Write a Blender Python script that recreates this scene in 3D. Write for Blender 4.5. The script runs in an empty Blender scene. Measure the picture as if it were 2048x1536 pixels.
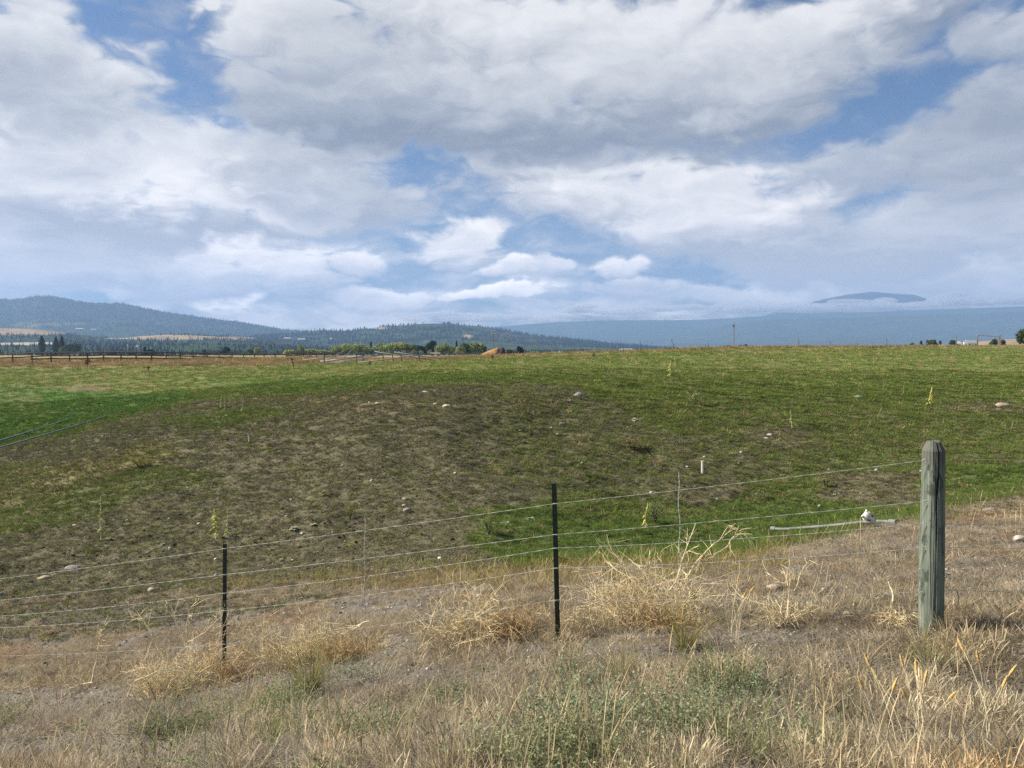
import bpy, math, random
import numpy as np
from mathutils import Vector
R = math.radians
random.seed(7)
rng = np.random.default_rng(11)
scene = bpy.context.scene
COL = scene.collection

# ------------------------------------------------------------------ camera
F = 1538.0          # focal length in photo pixels (2048 wide)
PITCH = math.atan(68 / F)
EYE = 1.6
cam_d = bpy.data.cameras.new('camera'); cam = bpy.data.objects.new('camera', cam_d); COL.objects.link(cam)
cam.location = (0, 0, EYE); cam.rotation_euler = (math.pi / 2 - PITCH, 0, 0)
cam_d.sensor_width = 36; cam_d.lens = 36 * F / 2048
cam_d.clip_start = 0.05; cam_d.clip_end = 60000
scene.camera = cam
scene.view_settings.view_transform = 'Standard'; scene.view_settings.look = 'None'
scene.view_settings.gamma = 1; scene.view_settings.exposure = 0.8
scene.render.engine = 'CYCLES'
scene.cycles.use_denoising = False
scene.cycles.max_bounces = 6; scene.cycles.diffuse_bounces = 2; scene.cycles.transparent_max_bounces = 24
scene.cycles.volume_bounces = 1

# ------------------------------------------------------------------ sun and sky
SUN_AZ, SUN_EL = R(-84), R(36)         # azimuth measured from +Y towards +X
sdir = Vector((math.sin(SUN_AZ) * math.cos(SUN_EL), math.cos(SUN_AZ) * math.cos(SUN_EL), math.sin(SUN_EL)))
sl = bpy.data.lights.new('sun', 'SUN'); sl.energy = 5.0; sl.angle = R(5); sl.color = (1.0, 0.9, 0.76)
so = bpy.data.objects.new('sun', sl); COL.objects.link(so)
so.rotation_euler = (-sdir).to_track_quat('-Z', 'Y').to_euler()

world = bpy.data.worlds.new('World'); scene.world = world; world.use_nodes = True
NT = world.node_tree; NT.nodes.clear()

class NB:
    """tiny node-building helper"""
    def __init__(s, nt): s.nt = nt
    def n(s, t, **kw):
        nd = s.nt.nodes.new(t)
        for k, v in kw.items(): setattr(nd, k, v)
        return nd
    def put(s, sock, v):
        if isinstance(v, bpy.types.NodeSocket): s.nt.links.new(v, sock)
        elif v is not None: sock.default_value = v
    def m(s, op, a, b=None, c=None, clamp=False):
        nd = s.n('ShaderNodeMath', operation=op, use_clamp=clamp)
        s.put(nd.inputs[0], a); s.put(nd.inputs[1], b); s.put(nd.inputs[2], c)
        return nd.outputs[0]
    def v(s, op, a, b=None, out=0):
        nd = s.n('ShaderNodeVectorMath', operation=op)
        s.put(nd.inputs[0], a)
        if b is not None: s.put(nd.inputs['Scale' if op == 'SCALE' else 1], b)
        return nd.outputs[out]
    def mr(s, x, a, b, c=0.0, d=1.0, t='SMOOTHSTEP'):
        nd = s.n('ShaderNodeMapRange', interpolation_type=t)
        for i, q in enumerate((x, a, b, c, d)): s.put(nd.inputs[i], q)
        return nd.outputs[0]
    def mix(s, f, a, b, mode='MIX'):
        nd = s.n('ShaderNodeMix', data_type='RGBA', blend_type=mode)
        s.put(nd.inputs[0], f); s.put(nd.inputs[6], a); s.put(nd.inputs[7], b)
        return nd.outputs[2]
    def noise(s, vec, scale, detail=4, rough=.5, dist=0.0, out=0):
        nd = s.n('ShaderNodeTexNoise')
        s.put(nd.inputs['Vector'], vec); s.put(nd.inputs['Scale'], scale); s.put(nd.inputs['Detail'], detail)
        s.put(nd.inputs['Roughness'], rough); s.put(nd.inputs['Distortion'], dist)
        return nd.outputs[out]

B = NB(NT)
sky = B.n('ShaderNodeTexSky', sky_type='NISHITA'); sky.sun_disc = False
sky.sun_elevation = SUN_EL; sky.sun_rotation = SUN_AZ; sky.altitude = 800; sky.dust_density = 1.2; sky.ozone_density = 1.6
tc = B.n('ShaderNodeTexCoord')
D = B.v('NORMALIZE', tc.outputs['Generated'])
sx = B.n('ShaderNodeSeparateXYZ'); B.put(sx.inputs[0], D)
X, Y_, Z = sx.outputs
az = B.m('ARCTAN2', X, Y_); el = B.m('ARCSINE', Z)
def combine_in(N, k):
    nd = N.n('ShaderNodeCombineXYZ')
    for i in range(3): N.put(nd.inputs[i], k)
    return nd.outputs[0]
def combine(a, b, c=0.0):
    nd = B.n('ShaderNodeCombineXYZ'); B.put(nd.inputs[0], a); B.put(nd.inputs[1], b); B.put(nd.inputs[2], c); return nd.outputs[0]
zz = B.m('ADD', B.m('MAXIMUM', el, 0.0), 0.15)
# cloud coordinate: clouds get flatter towards the horizon
plane = combine(B.m('MULTIPLY', az, 2.3), B.m('MULTIPLY', B.m('POWER', B.m('MAXIMUM', el, 0.0), 0.8), 4.6))
warp = B.v('SUBTRACT', B.noise(D, 4.0, 6, .6, out=1), (0.5, 0.5, 0.5))
ang = B.v('ADD', combine(az, el), B.v('MULTIPLY', warp, (0.16, 0.10, 0.0)))
def sky_ae(px, py):
    return math.atan((px - 1024) / F) , math.atan(-(py - 700) / F * math.cos(math.atan((px - 1024) / F)))
def billow(p, sc, det=2):
    return B.m('MULTIPLY', B.m('ABSOLUTE', B.m('SUBTRACT', B.noise(p, sc, det, .5), .5)), 2.6)
warp2 = B.v('SCALE', B.v('SUBTRACT', B.noise(plane, 3.2, 3, .55, out=1), (.5, .5, .5)), .30); pw = B.v('ADD', plane, warp2)
def cloud_noise(p, det):
    return B.m('ADD', B.m('MULTIPLY', B.noise(p, 2.2, det, .48), 1.7), B.m('ADD', B.m('MULTIPLY', billow(p, 3.0), .45), B.m('MULTIPLY', billow(p, 8.0, 3), .28)))
f0 = B.m('SUBTRACT', cloud_noise(pw, 7), 1.03); f1 = B.m('SUBTRACT', cloud_noise(B.v('ADD', pw, (-0.035, 0.07, 0.0)), 5), 1.03)
relief = B.m('MULTIPLY', B.m('SUBTRACT', f0, f1), 0.55)
def shade(lum):
    rp = B.n('ShaderNodeValToRGB'); B.put(rp.inputs[0], lum); cr = rp.color_ramp
    cr.elements[0].position = 0.0; cr.elements[0].color = (2.9, 3.15, 3.55, 1); cr.elements[1].position = 1.0; cr.elements[1].color = (9.8, 9.6, 9.4, 1)
    e_ = cr.elements.new(0.35); e_.color = (4.5, 4.7, 5.05, 1); e_ = cr.elements.new(0.65); e_.color = (6.9, 6.95, 7.0, 1); return rp.outputs[0]
# thin veil between the cloud masses
skyc = B.mix(1.0, sky.outputs[0], (0.70, 0.86, 1.04, 1), 'MULTIPLY')
skyc = B.mix(B.mr(el, 0.0, 0.30, .45, 0.0), skyc, (3.6, 4.5, 5.5, 1))
dens = B.m('MULTIPLY', B.mr(B.m('ADD', f0, B.mr(el, .3, .05, -.02, .16)), -0.22, 0.36), .85)
lum = B.m('ADD', 0.40, B.m('MULTIPLY', relief, 0.6))
PUFFS = [  # cloud masses, far to near: px, py, rx, ry, brightness, veil strength
 (1750,560,330,50,-.05,.8),(1400,590,300,28,.0,.7),(980,592,110,20,.15,1),(740,582,150,30,.0,1),(1280,582,120,26,-.12,1),(460,586,80,22,.28,1),(200,575,150,22,.1,1),(80,560,190,38,-.1,1),(350,555,230,42,-.1,1),(620,560,170,36,-.1,1),
 (1000,546,60,20,.05,1),(1080,540,60,22,.05,.8),(1228,540,85,32,.03,1),(560,520,150,42,.12,1),(700,525,90,36,.0,1),(150,505,230,50,.06,1),(470,485,200,46,.17,1),(930,520,90,20,-.2,.8),(910,480,112,54,.06,1),
 (2000,540,240,60,-.10,.9),(1650,490,330,70,-.2,1),(1900,440,240,90,-.12,1),(1780,330,200,60,-.05,.9),(1960,300,220,120,-.12,1),(1980,95,150,50,.05,.8),(1990,210,150,70,-.1,.9),
 (60,420,260,95,.0,1),(330,440,300,60,-.22,1),(640,400,260,60,-.15,1),(440,350,270,95,.22,1),(600,330,220,90,.05,1),(700,250,190,110,.14,1),(200,330,230,90,.26,1),(90,250,270,120,.2,1),(110,150,210,100,.12,1),(30,60,110,120,.12,1),
 (1120,340,290,80,.0,1),(1480,455,320,75,-.15,1),(1180,410,220,75,.02,1),(1330,410,250,80,.12,1),
 (700,190,200,70,.0,1),(880,240,260,80,-.18,1),(1160,250,360,90,-.15,1),(1450,200,260,70,-.1,1),(1700,60,190,90,-.02,.9),(1820,20,120,50,-.1,.8),(1520,110,290,110,.08,1),(560,60,180,90,.30,1),(700,110,260,120,.10,1),(940,110,360,150,.06,1),(1270,110,380,150,.16,1),
]
lumv, covv = lum, dens
for (px, py, rx, ry, w, vs) in PUFFS:
    a, e = sky_ae(px, py); mp = B.n('ShaderNodeMapping', vector_type='TEXTURE'); B.put(mp.inputs[0], ang)
    mp.inputs['Location'].default_value = (a, e, 0); mp.inputs['Scale'].default_value = (rx / F * 1.12, ry / F * 1.15, 1)
    ln = B.v('LENGTH', mp.outputs[0], out=1); sp = B.n('ShaderNodeSeparateXYZ'); B.put(sp.inputs[0], mp.outputs[0])
    d = B.mr(B.m('SUBTRACT', B.m('MULTIPLY_ADD', f0, 1.05, 1.04), ln), -.03, .42, 0.0, vs)
    l = B.m('ADD', B.m('MULTIPLY_ADD', sp.outputs[1], .44, .47 + w * 1.8), relief, clamp=True)
    nd = B.n('ShaderNodeMix', data_type='FLOAT'); B.put(nd.inputs[0], d); B.put(nd.inputs[2], lumv); B.put(nd.inputs[3], l); lumv = nd.outputs[0]
    covv = B.m('MAXIMUM', covv, d)
final = B.mix(B.m('MULTIPLY', covv, .98), skyc, B.mix(1.0, shade(lumv), B.mix(B.mr(el, 0.02, 0.28), (2.65, 2.42, 2.2, 1), (1, 1, 1, 1)), 'MULTIPLY'))
final = B.mix(B.mr(Z, -0.03, -0.01), (1.3, 1.2, .8, 1), final)
bg = B.n('ShaderNodeBackground'); B.put(bg.inputs[0], final); bg.inputs[1].default_value = 0.055
wo = B.n('ShaderNodeOutputWorld'); NT.links.new(bg.outputs[0], wo.inputs[0])

# ------------------------------------------------------------------ helpers
def tag(o, label=None, cat=None, group=None, kind=None):
    if label: o['label'] = label
    if cat: o['category'] = cat
    if group: o['group'] = group
    if kind: o['kind'] = kind
    return o
def empty(name, loc, rz=0.0):
    o = bpy.data.objects.new(name, None); COL.objects.link(o); o.location = loc; o.rotation_euler = (0, 0, rz)
    o.empty_display_size = 0.2
    return o
def ray(px, py):
    dv = (768 - py) / F; c, s = math.cos(PITCH), math.sin(PITCH)
    return (px - 1024) / F, c + dv * s, -s + dv * c
def at(px, py, Y):
    a, b, c = ray(px, py); k = Y / b
    return Vector((a * k, Y, EYE + c * k))
def slope(py):            # dz/dy of the ray (vectorised)
    dv = (768 - np.asarray(py, float)) / F; c, s = math.cos(PITCH), math.sin(PITCH)
    return (-s + dv * c) / (c + dv * s)
def proj(x, y, z):        # world -> photo pixel (vectorised)
    c, s = math.cos(PITCH), math.sin(PITCH)
    fw = y * c - (z - EYE) * s; up = y * s + (z - EYE) * c
    return 1024 + F * x / fw, 768 - F * up / fw

def vnoise(x, y, seed=0):
    xi = np.floor(x).astype(np.int64); yi = np.floor(y).astype(np.int64)
    xf = x - xi; yf = y - yi
    u = xf * xf * (3 - 2 * xf); v = yf * yf * (3 - 2 * yf)
    def h(a, b):
        n = (a * 374761393 + b * 668265263 + seed * 974634777) & 0x7fffffff
        n = ((n ^ (n >> 13)) * 1274126177) & 0x7fffffff
        return ((n ^ (n >> 16)) & 0xffff) / 65535.0
    return (h(xi, yi) * (1 - u) + h(xi + 1, yi) * u) * (1 - v) + (h(xi, yi + 1) * (1 - u) + h(xi + 1, yi + 1) * u) * v
def fbm(x, y, octv=4, seed=0, gain=.5):
    a, s, t = 1.0, 0.0, 0.0
    for i in range(octv):
        s = s + a * vnoise(x, y, seed + i * 17); t += a; a *= gain; x = x * 2.03 + 5.1; y = y * 2.03 + 9.7
    return s / t
def sstep(a, b, x):
    t = np.clip((x - a) / (b - a), 0, 1); return t * t * (3 - 2 * t)

# ------------------------------------------------------------------ terrain height
TAIL_L = [(150, -.1), (260, -.35), (340, -1.0), (600, -2.6), (1200, -5), (8740, -5)]
TAIL_M = [(130, 1.0), (170, .9), (260, -.3), (340, -1.0), (600, -2.6), (1200, -5), (8740, -5)]
TAIL_R = [(135, 2.1), (175, 2.1), (260, 2.2), (420, 2.6), (560, 0), (800, -4), (1200, -5), (8740, -5)]
COLS = [
 (0, [(4.2,1536),(6,1448),(8.5,1369),(11,1262),(13.5,1188),(16,1112),(20,1030),(24,970),(29,925),(34,897),(38,889),(44,872),(55,830),(70,795),(85,765),(100,745),(112,733),(118,722),(132,717)], TAIL_L),
 (250, [(3.8,1536),(5.2,1455),(7.8,1358),(10,1265),(13,1180),(15.5,1105),(19,1025),(23,950),(27,895),(31,862),(35,845),(40,832),(48,812),(58,795),(70,778),(85,757),(100,740),(112,730),(118,721),(132,716)], TAIL_L),
 (500, [(3.4,1536),(4.5,1460),(6,1392),(7.2,1342),(9,1270),(11,1200),(13,1150),(15,1090),(18,1020),(21,960),(25,900),(29,860),(34,830),(40,808),(50,785),(65,765),(85,745),(105,728),(116,719),(132,714)], TAIL_L),
 (800, [(3.1,1536),(4.4,1440),(5.7,1340),(6.6,1290),(8,1225),(10,1170),(12.5,1120),(14.5,1070),(17,1000),(20,930),(23,870),(26,825),(29,795),(32,778),(36,771),(42,765),(52,755),(65,742),(85,730),(105,722),(130,717)], TAIL_L),
 (1120, [(3.0,1536),(4.2,1420),(5.2,1330),(5.9,1280),(7.2,1200),(8.5,1157),(11,1126),(13,1105),(14.5,1080),(17,1020),(20,950),(24,880),(28,820),(32,785),(36,768),(42,757),(55,742),(75,727),(95,715),(112,708)], TAIL_M),
 (1450, [(3.0,1536),(4,1420),(5.1,1300),(5.7,1255),(7,1190),(8.5,1145),(10,1120),(11.5,1110),(13,1100),(14.5,1085),(16,1065),(18,1030),(20,980),(23,920),(26,870),(31,825),(37,790),(45,768),(55,750),(70,730),(90,710),(112,697)], TAIL_R),
 (1750, [(3,1536),(4,1430),(5.1,1262),(6.5,1160),(8,1100),(10,1065),(11.5,1050),(13.5,1043),(15.5,1030),(17.5,1005),(20,960),(23,915),(27,870),(32,830),(38,795),(46,770),(60,745),(80,720),(100,703),(115,693)], TAIL_R),
 (2048, [(3,1536),(4,1400),(5,1262),(6,1175),(7.5,1100),(9,1050),(11,1010),(12.5,990),(14,983),(16,975),(18.5,955),(22,910),(26,865),(31,825),(38,795),(48,768),(62,745),(82,720),(102,703),(118,693)], TAIL_R),
]
LY = np.linspace(math.log(1.0), math.log(8740), 520)
US, ZS = [], []
def smooth1(a, w):
    k = np.hanning(w + 2)[1:-1]; k /= k.sum(); p = w // 2
    return np.convolve(np.pad(a, p, mode='edge'), k, mode='valid')
for px, pts, tail in COLS:
    ys = [1.0, 1.8] + [p[0] for p in pts] + [t[0] for t in tail]
    z0 = EYE + slope(pts[0][1]) * pts[0][0]
    zs = [z0 * .12, z0 * .45] + [EYE + slope(py) * Y for Y, py in pts] + [t[1] for t in tail]
    z = np.interp(LY, np.log(ys), zs)
    US.append((px - 1024) / F); ZS.append(smooth1(z, 13))
US = np.array([-2.4] + US + [2.4]); ZS = np.array([ZS[0] - .1] + ZS + [ZS[-1]])
UG = np.linspace(-2.4, 2.4, 961)
ZG = np.array([np.interp(UG, US, ZS[:, j]) for j in range(len(LY))])        # [Y, U]
ZG = np.array([smooth1(r, 41) for r in ZG])
def gz0(x, y):
    yy = np.maximum(y, 1.0); u = np.clip(x / yy, -2.39, 2.39)
    fy = (np.log(yy) - LY[0]) / (LY[1] - LY[0]); fy = np.clip(fy, 0, len(LY) - 1.001)
    fu = (u + 2.4) / (UG[1] - UG[0]); fu = np.clip(fu, 0, len(UG) - 1.001)
    i = fy.astype(int); j = fu.astype(int); a = fy - i; b = fu - j
    return (ZG[i, j] * (1 - a) * (1 - b) + ZG[i + 1, j] * a * (1 - b) + ZG[i, j + 1] * (1 - a) * b + ZG[i + 1, j + 1] * a * b)
def gz(x, y):
    x = np.asarray(x, float); y = np.asarray(y, float)
    z = gz0(x, y)
    hill = sstep(11, 15, y) * (1 - sstep(70, 130, y))
    z = z + hill * ((fbm(x * .35, y * .35, 3, 3) - .5) * .42 + (fbm(x * 1.3, y * 2.0, 3, 9) - .5) * .16)
    z = z + (fbm(x * 3.1, y * 3.1, 4, 21) - .5) * (.06 * (1 - sstep(40, 90, y)) + .02)
    z = z + (fbm(x * 11, y * 15, 3, 33) - .5) * .05 * (1 - sstep(30, 60, y))
    z = z + sstep(30, 60, y) * (1 - sstep(110, 140, y)) * (fbm(x * .16, y * .3, 3, 41) - .5) * .35
    return z
def g(x, y): return float(gz(np.array([x]), np.array([y]))[0])
def on_ground(px, py, lo=2.2, hi=130.0):
    """world point where the photo pixel meets the ground (nearest hit)"""
    Y = np.exp(np.linspace(math.log(lo), math.log(hi), 900))
    a, b, c = ray(px, py); x = a / b * Y; zr = EYE + c / b * Y
    d = zr - gz(x, Y)
    k = np.where(d <= 0)[0]
    i = k[0] if len(k) else int(np.argmin(np.abs(d)))
    return Vector((x[i], Y[i], g(x[i], Y[i])))

# ------------------------------------------------------------------ ground paint (what grows or lies where)
def poly_mask(px, py, pts, soft):
    pts = np.array(pts, float); ins = np.zeros(px.shape, bool); dist = np.full(px.shape, 1e9)
    n = len(pts)
    for i in range(n):
        x1, y1 = pts[i]; x2, y2 = pts[(i + 1) % n]
        c = ((y1 > py) != (y2 > py)) & (px < (x2 - x1) * (py - y1) / (y2 - y1 + 1e-9) + x1)
        ins ^= c
        dx, dy = x2 - x1, y2 - y1; t = np.clip(((px - x1) * dx + (py - y1) * dy) / (dx * dx + dy * dy + 1e-9), 0, 1)
        dist = np.minimum(dist, np.hypot(px - x1 - t * dx, (py - y1 - t * dy) * 2.0))
    sd = np.where(ins, dist, -dist)
    return sstep(-soft, soft, sd)
def ell(px, py, cx, cy, rx, ry):
    return sstep(1.25, .4, np.hypot((px - cx) / rx, (py - cy) / ry))
DRY_EDGE_X = [-900, 0, 400, 700, 900, 1150, 1450, 1520, 1700, 1830, 1900, 2048, 3000]
DRY_EDGE_Y = [1215, 1200, 1178, 1150, 1135, 1128, 1128, 1105, 1067, 1047, 1010, 985, 950]
def paint(x, y, z):
    """returns green, dry, bare, vivid, orange amounts for ground positions"""
    px, py = proj(x, y, np.asarray(z, float))
    w1 = (fbm(x * .9, y * .9, 4, 51) - .5); w2 = (fbm(x * .25, y * .4, 4, 61) - .5)
    sc = np.clip(14 / np.maximum(y, 3), .1, 2)
    qx = px + w1 * 130 * sc + w2 * 30; qy = py + w1 * 40 * sc + w2 * 9
    G = np.full(px.shape, .78); Dm = np.full(px.shape, .16); Bm = np.full(px.shape, .05); V = np.full(px.shape, .35); O = np.zeros(px.shape)
    def lay(m, g_, d_, b_, v_=None):
        nonlocal G, Dm, Bm, V
        G = G * (1 - m) + g_ * m; Dm = Dm * (1 - m) + d_ * m; Bm = Bm * (1 - m) + b_ * m
        if v_ is not None: V = V * (1 - m) + v_ * m
    lay(poly_mask(qx, qy, [(-500,1240),(-500,905),(0,893),(130,868),(300,818),(430,800),(640,788),(800,770),(1000,766),(1150,772),(1260,830),(1330,870),(1560,868),(1600,930),(1430,1000),(1240,985),(1110,985),(950,1030),(960,1080),(1040,1135),(700,1170),(400,1200)], 15), .26, .12, .60, .12)
    lay(poly_mask(qx, qy, [(940,772),(1250,775),(1420,810),(1700,850),(1700,950),(1330,1010),(1090,990),(1000,880)], 60) * .65, .55, .12, .33, .2)
    lay(poly_mask(qx, qy, [(-400,1000),(100,985),(330,925),(430,950),(170,1040),(-400,1120)], 24) * .75, .66, .10, .24, .3)
    lay(poly_mask(qx, qy, [(1060,860),(1300,900),(1240,985),(1090,985),(900,940)], 30) * .6, .5, .18, .3, .2)
    lay(poly_mask(qx, qy, [(1450,800),(2048,800),(2300,860),(2300,950),(1700,960),(1420,900)], 26) * .8, .55, .12, .32, .3)
    lay(poly_mask(qx, qy, [(1640,945),(1850,950),(1850,1012),(1650,1005)], 12), .22, .22, .55, .1)
    lay(poly_mask(qx, qy, [(-400,955),(150,925),(320,880),(345,905),(200,960),(60,1010),(-400,1060)], 14), .50, .5, .0, .1)
    lay(poly_mask(qx, qy, [(300,850),(480,812),(600,800),(590,828),(420,860)], 16) * .8, .65, .08, .25, .5)
    lay(ell(qx, qy, 490, 888, 120, 14), .12, .3, .6, 0)
    lay(ell(qx, qy, 150, 780, 90, 9), .15, .2, .65, 0)
    lay(ell(qx, qy, 760, 812, 230, 16), .10, .42, .55, 0)
    lay(ell(qx, qy, 1430, 1000, 70, 34) * .8, .25, .2, .6, 0)
    lay(ell(qx, qy, 1560, 872, 90, 20) * .8, .2, .3, .5, 0)
    lay(ell(qx, qy, 1980, 815, 90, 14) * .8, .25, .3, .5, 0)
    lay(poly_mask(qx, qy, [(-500,775),(0,770),(200,785),(420,788),(300,822),(200,842),(120,866),(0,890),(-500,905)], 10), .97, .02, .01, 1.0)
    lay(poly_mask(qx, qy, [(-300,775),(60,775),(110,830),(-300,850)], 14) * .55, .55, .1, .4, .6)
    lay(poly_mask(qx, qy, [(980,1130),(960,1060),(1060,1020),(1180,1030),(1330,1035),(1480,1010),(1600,1000),(1700,1010),(1850,1020),(1850,1045),(1570,1075),(1500,1125),(1200,1135)], 26), .95, .05, .0, .62)
    lay(poly_mask(qx, qy, [(1890,930),(2300,920),(2300,985),(1890,1000)], 12), .9, .1, .0, .6)
    lay(poly_mask(qx, qy, [(350,760),(820,745),(1080,762),(800,768),(560,790)], 12) * .8, .9, .05, .05, .6)
    # dry stripes in the upper meadow
    up = sstep(770, 745, py) * sstep(.48, .62, fbm(x * .09, y * .16, 3, 71))
    lay(up * .32, .6, .38, .02, .1)
    # tan strip under the skyline
    ex = np.interp(px, [-900, 0, 500, 700, 900, 1000, 1110, 1300, 1500, 2048, 3000], [737, 736, 733, 725, 721, 716, 709, 703, 697.5, 694.5, 694])
    m = sstep(3.5, -3.5, py + w2 * 6 - ex) * (y > 60)
    lay(np.maximum(m, sstep(118, 124, y)), .1, .86, .04, 0)
    # foreground
    e = np.interp(px, DRY_EDGE_X, DRY_EDGE_Y)
    m = sstep(-16, 16, qy - e) * (y < 16)
    m = np.maximum(m, (y < 4.5) * 1.0)
    lay(m, .04, .8, .16, .1)
    O = m * np.maximum(ell(px, py, 820, 1150, 420, 26), sstep(.56, .7, fbm(x * 1.1, y * 1.1, 3, 81)) * .75)
    O = np.maximum(O, m * ell(px, py, 900, 1240, 620, 34) * sstep(.4, .6, fbm(x * 1.7, y * 1.7, 3, 83)))
    bare = np.maximum.reduce([ell(px, py, 650, 1350, 520, 34), ell(px, py, 1250, 1300, 420, 22), ell(px, py, 150, 1400, 330, 36), ell(px, py, 260, 1230, 330, 34), ell(px, py, 1560, 1270, 260, 26) * .8,
                              ell(px, py, 150, 1500, 380, 44), ell(px, py, 760, 1210, 140, 24), ell(px, py, 1960, 1130, 160, 22) * .7, ell(px, py, 1130, 1300, 220, 26) * .8])
    bare = np.maximum(bare * sstep(.12, .34, fbm(x * 2.3, y * 2.3, 3, 91)), sstep(.60, .72, fbm(x * 2.1 + 7, y * 2.1, 3, 92)) * .8)
    lay(m * bare * .92, .03, .10, .87, 0)
    fg = m * (1 - sstep(6, 9, y)) * sstep(.51, .64, fbm(x * 2.6 + 3, y * 2.6, 3, 95)) * np.maximum(ell(px, py, 950, 1470, 800, 150), .5 * ell(px, py, 60, 1460, 160, 60)) * sstep(1290, 1370, py)
    G = G * (1 - fg) + .55 * fg
    return G, Dm, Bm, V, O, px, py
C_GREEN = np.array([.150, .185, .045]); C_VIV = np.array([.088, .155, .034]); C_DRY = np.array([.36, .27, .145]); C_BARE = np.array([.125, .110, .082]); C_ORG = np.array([.36, .205, .075])
C_GRAV = np.array([.19, .17, .138])
def mixcol(G, Dm, Bm, V, O, y):
    s = (G + Dm + Bm + 1e-6)[:, None]
    green = C_GREEN * (1 - V[:, None]) + C_VIV * V[:, None]
    dry = C_DRY * (1 - O[:, None]) + C_ORG * O[:, None]
    return (green * G[:, None] + dry * Dm[:, None] + C_BARE * Bm[:, None]) / s

# ------------------------------------------------------------------ materials
MATS = {}
def mat(name, color, rough=.85, metal=0.0, var=0.0, scale=8.0, bump=0.0, stretch=None, col2=None, spec=.3):
    if name in MATS: return MATS[name]
    m = bpy.data.materials.new(name); m.use_nodes = True; N = NB(m.node_tree)
    bs = m.node_tree.nodes['Principled BSDF']
    bs.inputs['Roughness'].default_value = rough; bs.inputs['Metallic'].default_value = metal; bs.inputs['Specular IOR Level'].default_value = spec
    t = N.n('ShaderNodeTexCoord').outputs['Object']
    if stretch: t = N.v('MULTIPLY', t, stretch)
    nz = N.noise(t, scale, 6, .6)
    c2 = col2 or tuple(c * (1 - var) for c in color)
    c1 = color if col2 else tuple(min(1, c * (1 + var)) for c in color)
    c = N.mix(N.mr(nz, .32, .68), c1 + (1,), c2 + (1,))
    N.put(bs.inputs['Base Color'], c)
    if bump:
        b = N.n('ShaderNodeBump'); b.inputs['Strength'].default_value = .8; b.inputs['Distance'].default_value = bump
        N.put(b.inputs['Height'], N.noise(t, scale * 3, 6, .65)); N.put(bs.inputs['Normal'], b.outputs[0])
    MATS[name] = m; return m
def leafmat(name, instancer=True, translucent=.3, attr='tint', base=None):
    """foliage / grass: tint per plant times tint per blade, a little light passing through"""
    m = bpy.data.materials.new(name); m.use_nodes = True; N = NB(m.node_tree); nt = m.node_tree
    nt.nodes.remove(nt.nodes['Principled BSDF']); out = nt.nodes['Material Output']
    bl = N.n('ShaderNodeAttribute', attribute_name='bl').outputs['Color']
    if base is None:
        a = N.n('ShaderNodeAttribute', attribute_name=attr, attribute_type='INSTANCER' if instancer else 'GEOMETRY').outputs['Color']
        c = N.mix(1.0, a, bl, 'MULTIPLY')
    else:
        c = N.mix(1.0, base + (1,), bl, 'MULTIPLY')
    df = N.n('ShaderNodeBsdfDiffuse'); tr = N.n('ShaderNodeBsdfTranslucent'); mx = N.n('ShaderNodeMixShader')
    N.put(df.inputs[0], c); N.put(tr.inputs[0], c); mx.inputs[0].default_value = translucent
    nt.links.new(df.outputs[0], mx.inputs[1]); nt.links.new(tr.outputs[0], mx.inputs[2]); nt.links.new(mx.outputs[0], out.inputs[0])
    return m

# ------------------------------------------------------------------ mesh helpers
def np_mesh(name, V, Fq, colors=None, cname='bl', smooth=False):
    """V (n,3), Fq (m,k) same-size faces"""
    me = bpy.data.meshes.new(name); V = np.asarray(V, np.float32); Fq = np.asarray(Fq, np.int32)
    k = Fq.shape[1]; me.vertices.add(len(V)); me.vertices.foreach_set('co', V.ravel())
    me.loops.add(Fq.size); me.loops.foreach_set('vertex_index', Fq.ravel())
    me.polygons.add(len(Fq)); me.polygons.foreach_set('loop_start', np.arange(0, Fq.size, k, dtype=np.int32))
    me.polygons.foreach_set('loop_total', np.full(len(Fq), k, np.int32))
    if smooth: me.polygons.foreach_set('use_smooth', np.ones(len(Fq), bool))
    if colors is not None:
        c = np.ones((len(V), 4), np.float32); c[:, :3] = colors
        at_ = me.color_attributes.new(cname, 'FLOAT_COLOR', 'POINT'); at_.data.foreach_set('color', c.ravel())
    me.update(); me.validate(); return me
def link(name, me, m, parent=None, loc=None):
    o = bpy.data.objects.new(name, me); COL.objects.link(o)
    if m is not None: me.materials.append(m)
    if parent is not None: o.parent = parent
    if loc is not None: o.location = loc
    return o
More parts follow.
